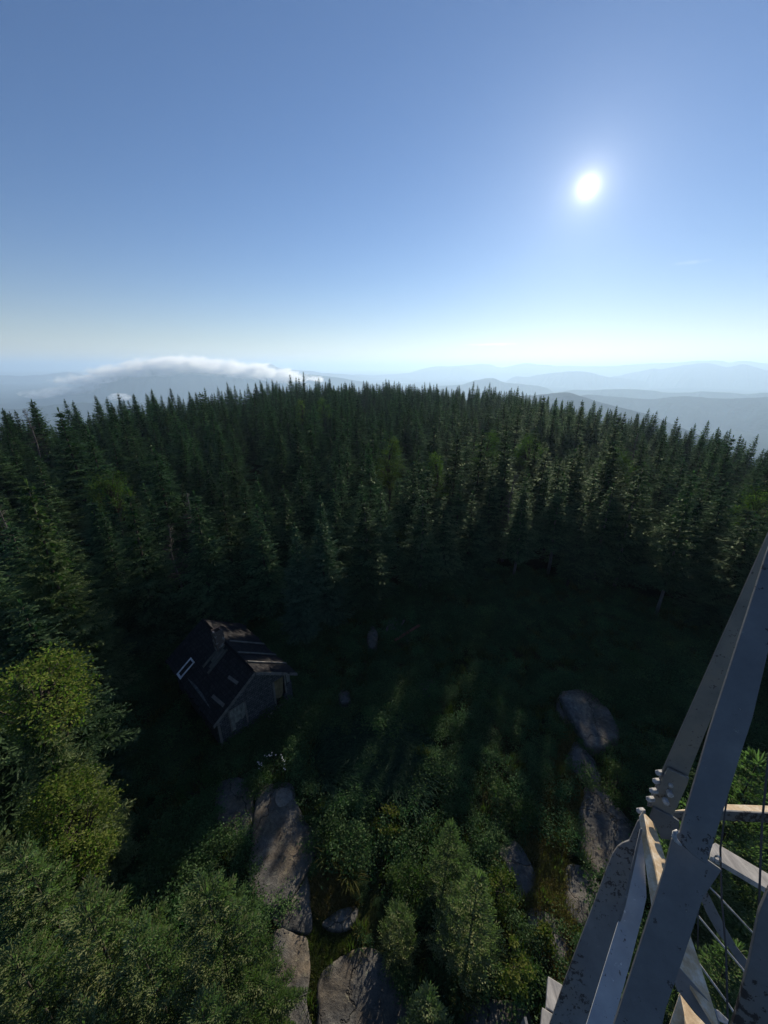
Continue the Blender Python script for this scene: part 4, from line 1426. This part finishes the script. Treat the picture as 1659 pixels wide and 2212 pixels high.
def roof_side(x_ridge, x_eave, jag):
    NY, NX = 26, 10
    V, Fc = [], []
    for lay in (0, 1):
        for i in range(NY + 1):
            for j in range(NX + 1):
                y = -OF + (CL + OF + 0.35) * i / NY
                x = x_ridge + (x_eave + jag * 0.10 * fbm(y * 3.0, jag, 2.0, 2) - x_ridge) * j / NX
                p_ = roof_pt(x, y + (jag * 0.04 * fbm(x * 3, 1.0, 5.0, 2) if i in (0, NY) else 0))
                p_.z += 0.03 * fbm(x * 1.3, y * 1.3, jag * 3.0, 3) - (0.07 if lay else 0)
                V.append(p_)
    M = NX + 1
    K = (NY + 1) * M
    q = lambda l, i, j: l * K + i * M + j
    for i in range(NY):
        for j in range(NX):
            Fc.append((q(0, i, j), q(0, i + 1, j), q(0, i + 1, j + 1), q(0, i, j + 1)))
            Fc.append((q(1, i, j), q(1, i, j + 1), q(1, i + 1, j + 1), q(1, i + 1, j)))
    for i in range(NY):
        for j in (0, NX): Fc.append((q(0, i, j), q(0, i + 1, j), q(1, i + 1, j), q(1, i, j)))
    for j in range(NX):
        for i in (0, NY): Fc.append((q(0, i, j), q(0, i, j + 1), q(1, i, j + 1), q(1, i, j)))
    bm = bmesh.new()
    vs = [bm.verts.new(v) for v in V]
    for f in Fc: bm.faces.new([vs[k] for k in f])
    bmesh.ops.recalc_face_normals(bm, faces=bm.faces)
    g = ([v.co.copy() for v in bm.verts], [tuple(v.index for v in f.verts) for f in bm.faces])
    bm.verts.index_update()
    g = ([v.co.copy() for v in bm.verts], [tuple(v.index for v in f.verts) for f in bm.faces])
    bm.free()
    return g


rl = part('roof', [roof_side(CW / 2, -OV, 1.0)], M_ROOF, cabin, roof_uv)
rr = part('roof', [roof_side(CW / 2, CW + OV, 2.0)], M_ROOF, cabin, roof_uv, label='right roof slope with exposed rafters')


def roof_board(x0, x1, y0, y1, th, mat, parent, name='sheathing_board', lift=0.05, lab=None):
    P = [roof_pt(x0, y0, lift), roof_pt(x1, y0, lift), roof_pt(x1, y1, lift), roof_pt(x0, y1, lift)]
    n = (P[1] - P[0]).cross(P[3] - P[0])
    if n.z < 0: n = -n
    return part(name, [slab_geo([p_ + n.normalized() * th for p_ in P], n, th)], mat, parent, label=lab)


for k in range(4):
    roof_board(CW / 2 - 0.12 - 0.1 * (k % 2), 0.75 + 0.2 * (k % 3), 2.45 + 0.2 * k, 2.61 + 0.2 * k, 0.025, M_SHEATH, rl)
for k, (ya, x0) in enumerate([(0.75, 2.2), (1.9, 2.25), (3.2, 2.4)]):
    roof_board(x0, CW + 0.25, ya, ya + 0.10, 0.05, M_TRIM, rr, 'rafter', 0.04)
roof_board(CW / 2 - 0.10, CW / 2 + 0.02, -0.1, 5.6, 0.02, M_ROOF, rl, 'ridge_cap', 0.055)
# rake boards along the front gable
for s in (-1, 1):
    xa, xb = CW / 2 + s * 0.02, CW / 2 + s * (CW / 2 + OV - 0.02)
    P = [roof_pt(xa, -OF - 0.03, -0.02), roof_pt(xb, -OF - 0.03, -0.02), roof_pt(xb, -OF - 0.03, -0.20), roof_pt(xa, -OF - 0.03, -0.20)]
    for p_ in P: p_.y = -OF - 0.035
    part('rake_board', [slab_geo(P, (0, -1, 0), 0.03)], M_TRIM, cabin)
    P2 = [F(CW / 2 + s * 0.05, rz(CW / 2 + s * 0.05) - 0.02, -0.03), F(CW / 2 + s * (CW / 2 - 0.02), CE - 0.0, -0.03), F(CW / 2 + s * (CW / 2 - 0.02), CE - 0.16, -0.03), F(CW / 2 + s * 0.05, rz(CW / 2 + s * 0.05) - 0.18, -0.03)]
    part('frieze_board', [slab_geo(P2, (0, -1, 0), 0.025)], M_TRIM, cabin)
ch = part('chimney', [box_geo(CW / 2 - 0.50, CW / 2 - 0.02, 2.95, 3.05, 3.0, 4.65), box_geo(CW / 2 - 0.50, CW / 2 - 0.02, 3.35, 3.45, 3.0, 4.65),
                      box_geo(CW / 2 - 0.50, CW / 2 - 0.40, 3.051, 3.349, 3.0, 4.62), box_geo(CW / 2 - 0.12, CW / 2 - 0.02, 3.051, 3.349, 3.0, 4.62)], mc, rl, bevel=0.01)
part('foundation_block', [box_geo(2.5, 2.85, -0.25, -0.01, -0.1, 0.38)], M_PLY, cabin)
# things lying on the roof
RZ = math.atan2(EX.y, EX.x)


def on_cabin(p_): return Vector((CABIN_O.x + EX.x * p_.x + EY.x * p_.y, CABIN_O.y + EX.y * p_.x + EY.y * p_.y, p_.z))


def roof_thing(name, quads, th, mat, lab, cat, lift=0.09, group=None):
    geos = []
    for P in quads:
        Q = [on_cabin(roof_pt(x, y, lift)) for x, y in P]
        n = (Q[1] - Q[0]).cross(Q[3] - Q[0])
        if n.z < 0: n = -n
        geos.append(slab_geo([q + n.normalized() * th for q in Q], n, th))
    g = join_geo(geos)
    c = sum(g[0], Vector()) / len(g[0])
    o = mesh_obj(name, [v - c for v in g[0]], g[1], mat)
    o.location = c
    return tag(o, lab, cat, group)


roof_thing('window_sash', [[(0.60, 3.85), (0.60, 4.35), (0.53, 4.35), (0.53, 3.85)], [(-0.18, 3.85), (-0.18, 4.35), (-0.27, 4.35), (-0.27, 3.85)],
                           [(0.52, 3.86), (0.52, 3.92), (-0.17, 3.94), (-0.17, 3.86)], [(0.52, 4.29), (0.52, 4.35), (-0.17, 4.35), (-0.17, 4.27)]], 0.04, M_WHITE,
           'broken white window sash lying on the dark left roof slope', 'window sash')
roof_thing('loose_board', [[(0.35, -0.05), (0.48, -0.02), (0.40, 1.1), (0.27, 1.08)]], 0.03, M_PLANK, 'loose grey board on the left roof slope near the eave', 'board', 0.07)
roof_thing('loose_board', [[(1.25, 0.15), (1.37, 0.18), (1.30, 1.05), (1.18, 1.02)]], 0.03, M_PLANK, 'shorter loose grey board higher on the left roof slope', 'board', 0.07)

# collapsed boards beyond the clearing
rb = random.Random(9)
c = gnd(862, 1362, 0.2)
for k in range(9):
    a = R(rb.uniform(55, 150))
    ln = rb.uniform(1.2, 2.2)
    g = box_geo(-ln / 2, ln / 2, -0.08, 0.08, -0.02, 0.02)
    o = mesh_obj('fallen_plank', g[0], g[1], M_PLANK)
    o.location = (c.x - 0.1 + rb.uniform(-0.8, 0.7), c.y + rb.uniform(-0.6, 0.7), 0.10 + 0.055 * k)
    o.rotation_euler = (R(rb.uniform(-4, 4)), R(rb.uniform(-6, 6)), a)
    tag(o, 'grey weathered plank in the collapsed heap at the wood edge', 'plank', 'planks of the collapsed heap')
c2_ = gnd(880, 1372, 0.4)
g = box_geo(-1.15, 1.15, -0.10, 0.10, -0.025, 0.025)
o = mesh_obj('fallen_plank', g[0], g[1], M_REDPLANK)
o.location = (c2_.x, c2_.y, 0.62); o.rotation_euler = (0, R(-5), R(38))
tag(o, 'reddish plank leaning across the collapsed grey heap', 'plank')

# ============================================================ steel fire tower
mt_, nt, out = new_mat('tower_grey_paint')
pos = world_pos(nt)
n1 = noise_tex(nt, pos, 9.0, 6, 0.65)
n2 = noise_tex(nt, pos, 42.0, 6, 0.7)
n3 = noise_tex(nt, pos, 3.0, 3, 0.5)
base = ramp(nt, n1, [(0.3, (0.100, 0.103, 0.108)), (0.6, (0.140, 0.143, 0.145)), (0.75, (0.18, 0.18, 0.178))])
stain = ramp(nt, n3, [(0.52, 0.0), (0.72, 0.55)])
base = mixc(nt, stain, base, (0.17, 0.135, 0.09))
spot = math_node(nt, 'GREATER_THAN', math_node(nt, 'ADD', math_node(nt, 'MULTIPLY', n2, 0.6), math_node(nt, 'MULTIPLY', n3, 0.5)), 0.622)
base = mixc(nt, spot, base, (0.03, 0.025, 0.025))
fl = math_node(nt, 'GREATER_THAN', math_node(nt, 'ADD', math_node(nt, 'MULTIPLY', n2, 0.75), math_node(nt, 'MULTIPLY', n1, 0.25)), 0.635)
base = mixc(nt, math_node(nt, 'MULTIPLY', fl, 0.6), base, (0.34, 0.33, 0.30))
principled(nt, out, base, 0.5, 0.4, bump=n2, bump_str=0.25, bump_dist=0.004)
M_TOWER = mt_
mt_, nt, out = new_mat('tower_sunlit_tan_paint')  # tan and cream tone holds the warm sunlight of the lit flanges
pos = world_pos(nt)
n1 = noise_tex(nt, pos, 16.0, 7, 0.7)
n2 = noise_tex(nt, pos, 60.0, 5, 0.7)
principled(nt, out, ramp(nt, n1, [(0.30, (0.30, 0.21, 0.12)), (0.48, (0.46, 0.35, 0.22)), (0.62, (0.58, 0.52, 0.42)), (0.75, (0.68, 0.65, 0.58))]), 0.55, 0.35, bump=n2, bump_str=0.3, bump_dist=0.004)
M_SUNLIT_TAN = mt_
mt_, nt, out = new_mat('bolt_paint')
principled(nt, out, ramp(nt, noise_tex(nt, world_pos(nt), 60, 4, 0.6), [(0.35, (0.22, 0.22, 0.22)), (0.65, (0.48, 0.47, 0.45))]), 0.5, 0.4)
M_BOLT = mt_
mt_, nt, out = new_mat('dark_wire')
principled(nt, out, (0.06, 0.06, 0.065), 0.6, 0.3)
M_WIRE = mt_
mt_, nt, out = new_mat('tower_stain_reflection_paint')  # tan base holds warm reflected light along with the stains
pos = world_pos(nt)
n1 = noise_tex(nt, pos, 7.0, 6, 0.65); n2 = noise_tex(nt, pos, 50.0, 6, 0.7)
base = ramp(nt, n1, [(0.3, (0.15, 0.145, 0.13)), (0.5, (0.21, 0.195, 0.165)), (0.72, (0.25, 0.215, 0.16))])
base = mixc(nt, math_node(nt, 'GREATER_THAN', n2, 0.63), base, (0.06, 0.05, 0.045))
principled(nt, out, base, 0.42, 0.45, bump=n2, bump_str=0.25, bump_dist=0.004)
M_STAIN_REFLECT = mt_
mt_, nt, out = new_mat('tower_skylit_paint')  # skylight on the upturned brace put into a lighter grey
pos = world_pos(nt)
n1 = noise_tex(nt, pos, 12.0, 6, 0.65); n2 = noise_tex(nt, pos, 55.0, 6, 0.7)
base = ramp(nt, n1, [(0.3, (0.30, 0.31, 0.32)), (0.6, (0.38, 0.39, 0.395)), (0.75, (0.44, 0.44, 0.43))])
base = mixc(nt, math_node(nt, 'GREATER_THAN', n2, 0.64), base, (0.10, 0.085, 0.075))
base = mixc(nt, math_node(nt, 'GREATER_THAN', noise_tex(nt, pos, 38.0, 4, 0.6), 0.68), base, (0.62, 0.61, 0.58))
principled(nt, out, base, 0.5, 0.4, bump=n2, bump_str=0.25, bump_dist=0.004)
M_SKYLIT = mt_
M_TREAD = wood_mat('grey_stair_boards', (0.20, 0.20, 0.20), (0.46, 0.455, 0.44), (14, 3, 3))

tower = empty('fire_tower', (1.2, 1.2, 0.0))
tag(tower, 'grey painted steel fire tower leg and braces with bolts at the right edge', 'tower')
TO = Vector((1.2, 1.2, 0.0))


def on_plane(u, v, Q, n):
    r = ray(u, v)
    return CAM + r * (n.dot(Q - CAM) / n.dot(r))


def Pz(u, v, zf): return CAM + ray(u, v) * zf


def flange(name, uv, anchor, n, th=0.008, mat=None, parent=None, label=None, bevel=0.002):
    """steel flange: a real plate of thickness th, lying in the plane through anchor with normal n"""
    n = Vector(n).normalized()
    Q = Pz(*anchor)
    if n.dot(ray(anchor[0], anchor[1])) > 0: n = -n
    P = [on_plane(u, v, Q, n) - TO for u, v in uv]
    return part(name, [slab_geo(P, n, th)], mat or M_TOWER, parent or tower, bevel=bevel, label=label)


def multi_flange(name, lst, mat=None, parent=None, label=None):
    geos = []
    for uv, anchor, n, th in lst:
        n = Vector(n).normalized()
        Q = Pz(*anchor)
        if n.dot(ray(anchor[0], anchor[1])) > 0: n = -n
        geos.append(slab_geo([on_plane(u, v, Q, n) - TO for u, v in uv], n, th))
    return part(name, geos, mat or M_TOWER, parent or tower, bevel=0.002, label=label)


def bolt(uvz, axis, r, ln, parent, name='bolt', mat=None, cap=True):
    p = Pz(*uvz) - TO
    a = Vector(axis).normalized()
    V, Fc = tube_geo([p - a * 0.01, p + a * ln * 0.55, p + a * ln * 0.85, p + a * ln], [r, r, r * 0.96, r * 0.7], 6)
    return part(name, [(V, Fc)], mat or M_BOLT, parent, smooth=False)


# upper leg: wide face, the narrow lit flange at its left, then the splice with bolts
nA = (-0.35, -0.93, 0.10)
legA = flange('leg', [(1860, 690), (1900, 690), (1700, 1150), (1493, 1660), (1463, 1747), (1399, 1740), (1434, 1660), (1550, 1400), (1659, 1157)], (1440, 1700, 1.72), nA, 0.010, M_STAIN_REFLECT, label='upper leg angle above the splice')
multi_flange('leg_flange', [([(1860, 690), (1868, 690), (1665, 1160), (1556, 1402), (1441, 1662), (1406, 1742), (1397, 1742), (1431, 1660), (1547, 1400), (1655, 1157)], (1440, 1700, 1.70), (-0.75, -0.6, 0.25), 0.012)], None, legA)
sp = flange('gusset_plate', [(1444, 1661), (1489, 1682), (1484, 1698), (1465, 1739), (1452, 1766), (1414, 1746), (1400, 1742), (1420, 1705)], (1440, 1700, 1.70), nA, 0.012, M_STAIN_REFLECT, tower, 'splice plate with large bolt heads')
for (u, v) in ((1453, 1676), (1448, 1694)):
    bolt((u, v, 1.695), (-0.35, -0.93, 0.1), 0.010, 0.012, sp)
for (u, v) in ((1447, 1714), (1438, 1731)):
    bolt((u, v, 1.692), (-0.35, -0.93, 0.1), 0.013, 0.012, sp)
for (u, v) in ((1427, 1669), (1421, 1687), (1414, 1708), (1407, 1726), (1386, 1751)):
    bolt((u, v, 1.72), (-0.9, -0.25, 0.35), 0.0125, 0.024, tower)
flange('gusset_plate', [(1412, 1745), (1452, 1765), (1468, 1776), (1466, 1795), (1450, 1815), (1428, 1812), (1418, 1790), (1404, 1768)], (1440, 1780, 1.73), (-0.3, -0.9, 0.05), 0.012)
# lower leg going down to the ground
nC = (-0.30, -0.80, 0.50)
legC = flange('leg', [(1383, 1770), (1386, 1790), (1381, 1830), (1346, 1957), (1266, 2212), (1236, 2310), (1150, 2310), (1188, 2212), (1222, 2113), (1298, 1913), (1312, 1874), (1324, 1845), (1334, 1830), (1346, 1821), (1360, 1816), (1368, 1798), (1378, 1775)], (1384, 1780, 1.80), nC, 0.012, label='lower leg below the splice')
cb = [on_plane(u, v, Pz(1384, 1780, 1.80), Vector(nC).normalized()) for u, v in ((1383, 1770), (1190, 2310))]
dC = (cb[1] - cb[0]).normalized()
e0 = cb[1] - TO
dn = Vector((0.03, 0.12, -1)).normalized()
e1 = e0 + dn * ((e0.z + 0.2) / -dn.z)
part('leg', [slab_geo([e0 + Vector((-0.07, 0, 0)), e0 + Vector((0.07, 0, 0)), e1 + Vector((0.09, 0, 0)), e1 + Vector((-0.09, 0, 0))], (0, -1, 0), 0.012),
             slab_geo([e0 + Vector((-0.07, 0.013, 0)), e0 + Vector((-0.07, 0.15, 0)), e1 + Vector((-0.09, 0.17, 0)), e1 + Vector((-0.09, 0.013, 0))], (-1, 0, 0), 0.012)], M_TOWER, tower)
# pale brace running down beside it
flange('brace', [(1383, 1790), (1388, 1800), (1393, 1860), (1397, 1938), (1389, 1975), (1362, 2080), (1325, 2212), (1298, 2310), (1238, 2310), (1267, 2212), (1346, 1957)], (1350, 2000, 1.52), (-0.25, -0.45, 0.86), 0.010, M_SKYLIT, label='pale brace with skyward face')
flange('brace_edge', [(1383, 1788), (1386, 1792), (1349, 1958), (1270, 2212), (1241, 2310), (1236, 2310), (1265, 2212), (1344, 1956)], (1350, 2000, 1.51), (-0.9, -0.3, 0.3), 0.008)
# tan brace, the sun's warmth put into its colour as well
tb = flange('brace', [(1389, 1752), (1399, 1807), (1416, 1873), (1424, 1913), (1430, 1990), (1412, 1990), (1396, 1880), (1385, 1800), (1380, 1764)], (1400, 1800, 1.62), (-0.55, -0.55, 0.62), 0.010, M_SUNLIT_TAN, label='sun toned tan brace with rust stains')
flange('brace_flange', [(1389, 1752), (1414, 1779), (1440, 1862), (1460, 1990), (1431, 1990), (1425, 1913), (1417, 1873), (1400, 1807)], (1400, 1800, 1.615), (0.42, -0.02, 0.90), 0.010, M_SUNLIT_TAN, tb)
# the big near brace: two lapped bars
nB = (-0.28, -0.80, 0.52)
bl = flange('brace', [(1470, 1800), (1500, 1838), (1560, 1880), (1519, 1941), (1480, 2061), (1439, 2180), (1410, 2310), (1295, 2310), (1333, 2197), (1390, 2022), (1439, 1870), (1452, 1815), (1460, 1803)], (1480, 2000, 0.92), nB, 0.010, label='big near brace, lower bar')
bu = flange('brace', [(1900, 600), (1990, 600), (1740, 1240), (1659, 1412), (1626, 1553), (1602, 1626), (1539, 1830), (1527, 1868), (1500, 1850), (1469, 1822), (1455, 1806), (1470, 1797), (1533, 1580), (1659, 1189)], (1500, 1800, 0.905), nB, 0.010, label='big near brace, upper bar with rust spots')
lip = [on_plane(u, v, Pz(1500, 1800, 0.897), Vector(nB).normalized()) - TO for u, v in ((1464, 1794), (1457, 1799), (1456, 1807), (1461, 1816), (1471, 1826))]
part('lip', [tube_geo(lip, [0.003, 0.005, 0.006, 0.005, 0.003], 6)], M_BOLT, bu, smooth=True)
# horizontal strut to the right
st = flange('strut', [(1440, 1752), (1569, 1737), (1659, 1740), (1860, 1748), (1860, 1768), (1659, 1757), (1566, 1752)], (1600, 1750, 1.78), (0.05, 0.12, 1.0), 0.010, M_SUNLIT_TAN, label='horizontal strut with sunlit tan top')
flange('strut_flange', [(1440, 1756), (1566, 1753), (1659, 1758), (1860, 1769), (1860, 1790), (1659, 1778), (1566, 1773), (1445, 1772)], (1600, 1760, 1.765), (0.0, -1.0, 0.05), 0.010, None, st)
# stair stringer below
sg = flange('stair_stringer', [(1538, 1825), (1545, 1820), (1659, 1887), (1860, 2003), (1860, 2040), (1655, 1919), (1558, 1862), (1535, 1850)], (1600, 1870, 2.55), (0.0, 0.05, 1.0), 0.04, M_TREAD, label='grey stair stringer with a dark shadow line')
ring = [Pz(1549 + 7 * math.cos(t * 0.5236), 1857 + 8 * math.sin(t * 0.5236), 1.3 + 0.02 * math.sin(t)) - TO for t in range(14)]
part('eye_ring', [tube_geo(ring, [0.0032] * 14, 5)], M_BOLT, tower, smooth=True)


def rod(name, pts, r, mat, parent=None, seg=6):
    return part(name, [tube_geo([Pz(*p) - TO for p in pts], [r] * len(pts), seg)], mat, parent or tower, smooth=True)


rod('tie_rod', [(1500, 1880, 1.6), (1518, 1901, 1.6), (1557, 1941, 1.6), (1640, 2030, 1.6)], 0.0035, M_BOLT)
rod('tie_rod', [(1490, 1955, 1.7), (1511, 1982, 1.7), (1565, 2047, 1.68), (1640, 2136, 1.66), (1720, 2230, 1.64)], 0.004, M_BOLT)
rod('tie_rod', [(1500, 2068, 1.6), (1516, 2090, 1.6), (1572, 2167, 1.58), (1602, 2212, 1.57), (1660, 2300, 1.55)], 0.004, M_BOLT)
rod('wire', [(1590, 1540, 1.35), (1568, 1740, 1.32), (1556, 1834, 1.32), (1559, 1945, 1.32), (1568, 2045, 1.32), (1572, 2212, 1.3), (1574, 2300, 1.3)], 0.0030, M_WIRE)
rod('wire', [(1672, 1540, 1.4), (1657, 1662, 1.4), (1646, 1780, 1.4), (1641, 1913, 1.4), (1638, 2000, 1.4)], 0.0035, M_WIRE)
rod('wire', [(1512, 1930, 1.45), (1508, 1970, 1.45), (1507, 2050, 1.45)], 0.0025, M_WIRE)
# curved-looking lower braces
flange('brace', [(1519, 1907), (1532, 1934), (1549, 1968), (1568, 2005), (1593, 2048), (1618, 2079), (1650, 2120), (1640, 2140), (1610, 2120), (1608, 2105), (1581, 2058), (1549, 2014), (1526, 1972), (1509, 1930)], (1560, 2000, 1.9), (-0.3, -0.85, 0.42), 0.010, label='grey brace dropping behind the tie rods')
flange('brace', [(1487, 2006), (1505, 2060), (1514, 2087), (1541, 2172), (1560, 2240), (1465, 2086)], (1500, 2080, 1.35), (0.40, -0.02, 0.92), 0.010, M_SUNLIT_TAN, label='cream brace flange in full sun')
flange('brace', [(1464, 2086), (1541, 2174), (1556, 2212), (1580, 2310), (1530, 2310), (1521, 2212), (1474, 2155), (1462, 2138), (1452, 2105)], (1500, 2130, 1.28), (-0.25, -0.75, 0.60), 0.010, label='grey brace below the cream flange')
fb_ = flange('brace', [(1468, 2146), (1482, 2212), (1496, 2310), (1405, 2310), (1446, 2212)], (1468, 2180, 1.15), (-0.60, -0.45, 0.66), 0.010, M_SUNLIT_TAN, label='short tan angle at the bottom edge')
flange('brace_flange', [(1468.5, 2146), (1500, 2187), (1524, 2212), (1600, 2310), (1497, 2310), (1483, 2212)], (1468, 2180, 1.148), (0.40, -0.02, 0.92), 0.010, M_SUNLIT_TAN, fb_)
flange('post', [(1720, 1800), (1659, 1928), (1640, 1973), (1620, 2073), (1593, 2180), (1583, 2212), (1555, 2310), (1720, 2310), (1790, 2050), (1840, 1850)], (1620, 2100, 0.95), (-0.40, -0.85, 0.30), 0.012, label='rust spotted post at the right corner')
flange('bracket', [(1543, 2178), (1552, 2182), (1575, 2204), (1572, 2214), (1555, 2206), (1545, 2196)], (1558, 2195, 1.25), (0, -0.3, 0.95), 0.008, M_BOLT)
# wooden landing far below: planks
zl = 14.55
ed = (gnd(1280, 2167, zl) - gnd(1184, 2108, zl)).normalized()
pd = Vector((ed.y, -ed.x, 0))
if pd.y > 0: pd = -pd
p0 = gnd(1184, 2108, zl) - TO
for k in range(4):
    a = p0 + pd * (0.145 * k) - ed * 0.02 * (k % 2)
    P = [a, a + ed * 1.0, a + ed * 1.0 + pd * 0.138, a + pd * 0.138]
    part('landing_board', [slab_geo([q + Vector((0, 0, 0.0)) for q in P], (0, 0, 1), 0.04)], M_TREAD, tower, bevel=0.004)
part('joist', [slab_geo([p0 + ed * 0.05 + Vector((0, 0, -0.042)), p0 + ed * 0.09 + Vector((0, 0, -0.042)), p0 + ed * 0.09 + pd * 0.6 + Vector((0, 0, -0.042)), p0 + ed * 0.05 + pd * 0.6 + Vector((0, 0, -0.042))], (0, 0, 1), 0.12)], M_TREAD, tower)

# ============================================================ cloud bank on the left mountain
def cloud(name, u, v, d, hx, hy, hz, centre, thick, dens, seed, label, cut=0.55, scale=1 / 330.0):
    c = far_pt(u, v, d)
    bpy_me = bpy.data.meshes.new(name)
    bm = bmesh.new()
    bmesh.ops.create_uvsphere(bm, u_segments=32, v_segments=16, radius=1.0)
    bm.to_mesh(bpy_me); bm.free()
    m = bpy.data.materials.new(name + '_vapour')
    m.use_nodes = True
    nt = m.node_tree
    nt.nodes.clear()
    out = nt.nodes.new('ShaderNodeOutputMaterial')
    tc = nt.nodes.new('ShaderNodeTexCoord')
    sx = nt.nodes.new('ShaderNodeSeparateXYZ')
    L(nt, tc.outputs['Object'], sx.inputs[0])
    X, Y, Z = sx.outputs[0], sx.outputs[1], sx.outputs[2]
    fc = nt.nodes.new('ShaderNodeFloatCurve')
    cu = fc.mapping.curves[0]
    pts = [((x + 1) / 2, (z + 1) / 2) for x, z in centre]
    while len(cu.points) < len(pts): cu.points.new(0.5, 0.5)
    for q, (a, b) in zip(cu.points, pts): q.location = (a, b)
    fc.mapping.update()
    L(nt, math_node(nt, 'MULTIPLY_ADD', X, 0.5) if False else math_node(nt, 'MULTIPLY', math_node(nt, 'ADD', X, 1.0), 0.5), fc.inputs['Value'])
    zc = math_node(nt, 'SUBTRACT', math_node(nt, 'MULTIPLY', fc.outputs[0], 2.0), 1.0)
    zz = math_node(nt, 'DIVIDE', math_node(nt, 'SUBTRACT', Z, zc), thick)
    mp = nt.nodes.new('ShaderNodeMapping')
    mp.inputs['Location'].default_value = (seed, seed * 2.1, 0)
    mp.inputs['Scale'].default_value = (scale, scale, scale * 1.9)
    L(nt, world_pos(nt), mp.inputs['Vector'])
    n = noise_tex(nt, mp.outputs[0], 1.0, 8, 0.66, 0.8)
    sq = lambda s: math_node(nt, 'MULTIPLY', s, s)
    fall = math_node(nt, 'ADD', math_node(nt, 'MULTIPLY', sq(zz), 0.28), math_node(nt, 'MULTIPLY', sq(Y), 0.35))
    x2 = sq(X)
    fall = math_node(nt, 'ADD', fall, math_node(nt, 'MULTIPLY', sq(x2), 0.35))
    val = math_node(nt, 'SUBTRACT', math_node(nt, 'SUBTRACT', math_node(nt, 'MULTIPLY', n, 2.6), cut), fall)
    dn_ = math_node(nt, 'MULTIPLY', math_node(nt, 'MAXIMUM', val, 0.0), dens)
    pv = nt.nodes.new('ShaderNodeVolumePrincipled')
    pv.inputs['Color'].default_value = (1, 1, 1, 1)
    pv.inputs['Anisotropy'].default_value = 0.35
    L(nt, dn_, pv.inputs['Density'])
    L(nt, pv.outputs[0], out.inputs['Volume'])
    bpy_me.materials.append(m)
    o = link(name, bpy_me)
    o.location = c
    o.scale = (hx, hy, hz)
    o.rotation_euler = (0, 0, -math.atan2(c.x, c.y))
    tag(o, label, 'cloud', kind='stuff')
    return o


cloud('cloud_bank', 440, 804, 7500, 2250, 750, 430, [(-1, -0.5), (-0.9, -0.38), (-0.5, 0.02), (-0.2, 0.27), (0.1, 0.20), (0.4, 0.02), (0.7, -0.27), (1.0, -0.62)], 0.28, 0.045, 3.0,
      'white cloud bank draped over the hazy mountain at left', 1.05)
cloud('cloud', 260, 858, 6200, 140, 120, 62, [(-1, -0.2), (0, 0.1), (1, -0.1)], 0.75, 0.05, 9.0, 'small white cloud puff low below the cloud bank', 1.05, 1 / 75.0)
cloud('cloud', 130, 846, 7800, 500, 250, 130, [(-1, -0.3), (0, 0), (1, 0.4)], 0.5, 0.012, 13.0, 'thin fog wisp trailing left of the cloud bank', 0.95, 1 / 200.0)
cloud('cloud', 1062, 744, 21000, 1500, 500, 60, [(-1, -0.2), (0, 0), (1, 0.2)], 0.8, 0.0012, 5.0, 'thin bright streak of cloud just above the horizon right of centre', 0.9, 1 / 400.0)
cloud('cloud', 1490, 567, 12000, 420, 120, 40, [(-1, 0.1), (0, 0), (1, 0.1)], 0.8, 0.0008, 7.0, 'tiny thin white streak of cloud in the blue below the sun', 0.95, 1 / 160.0)
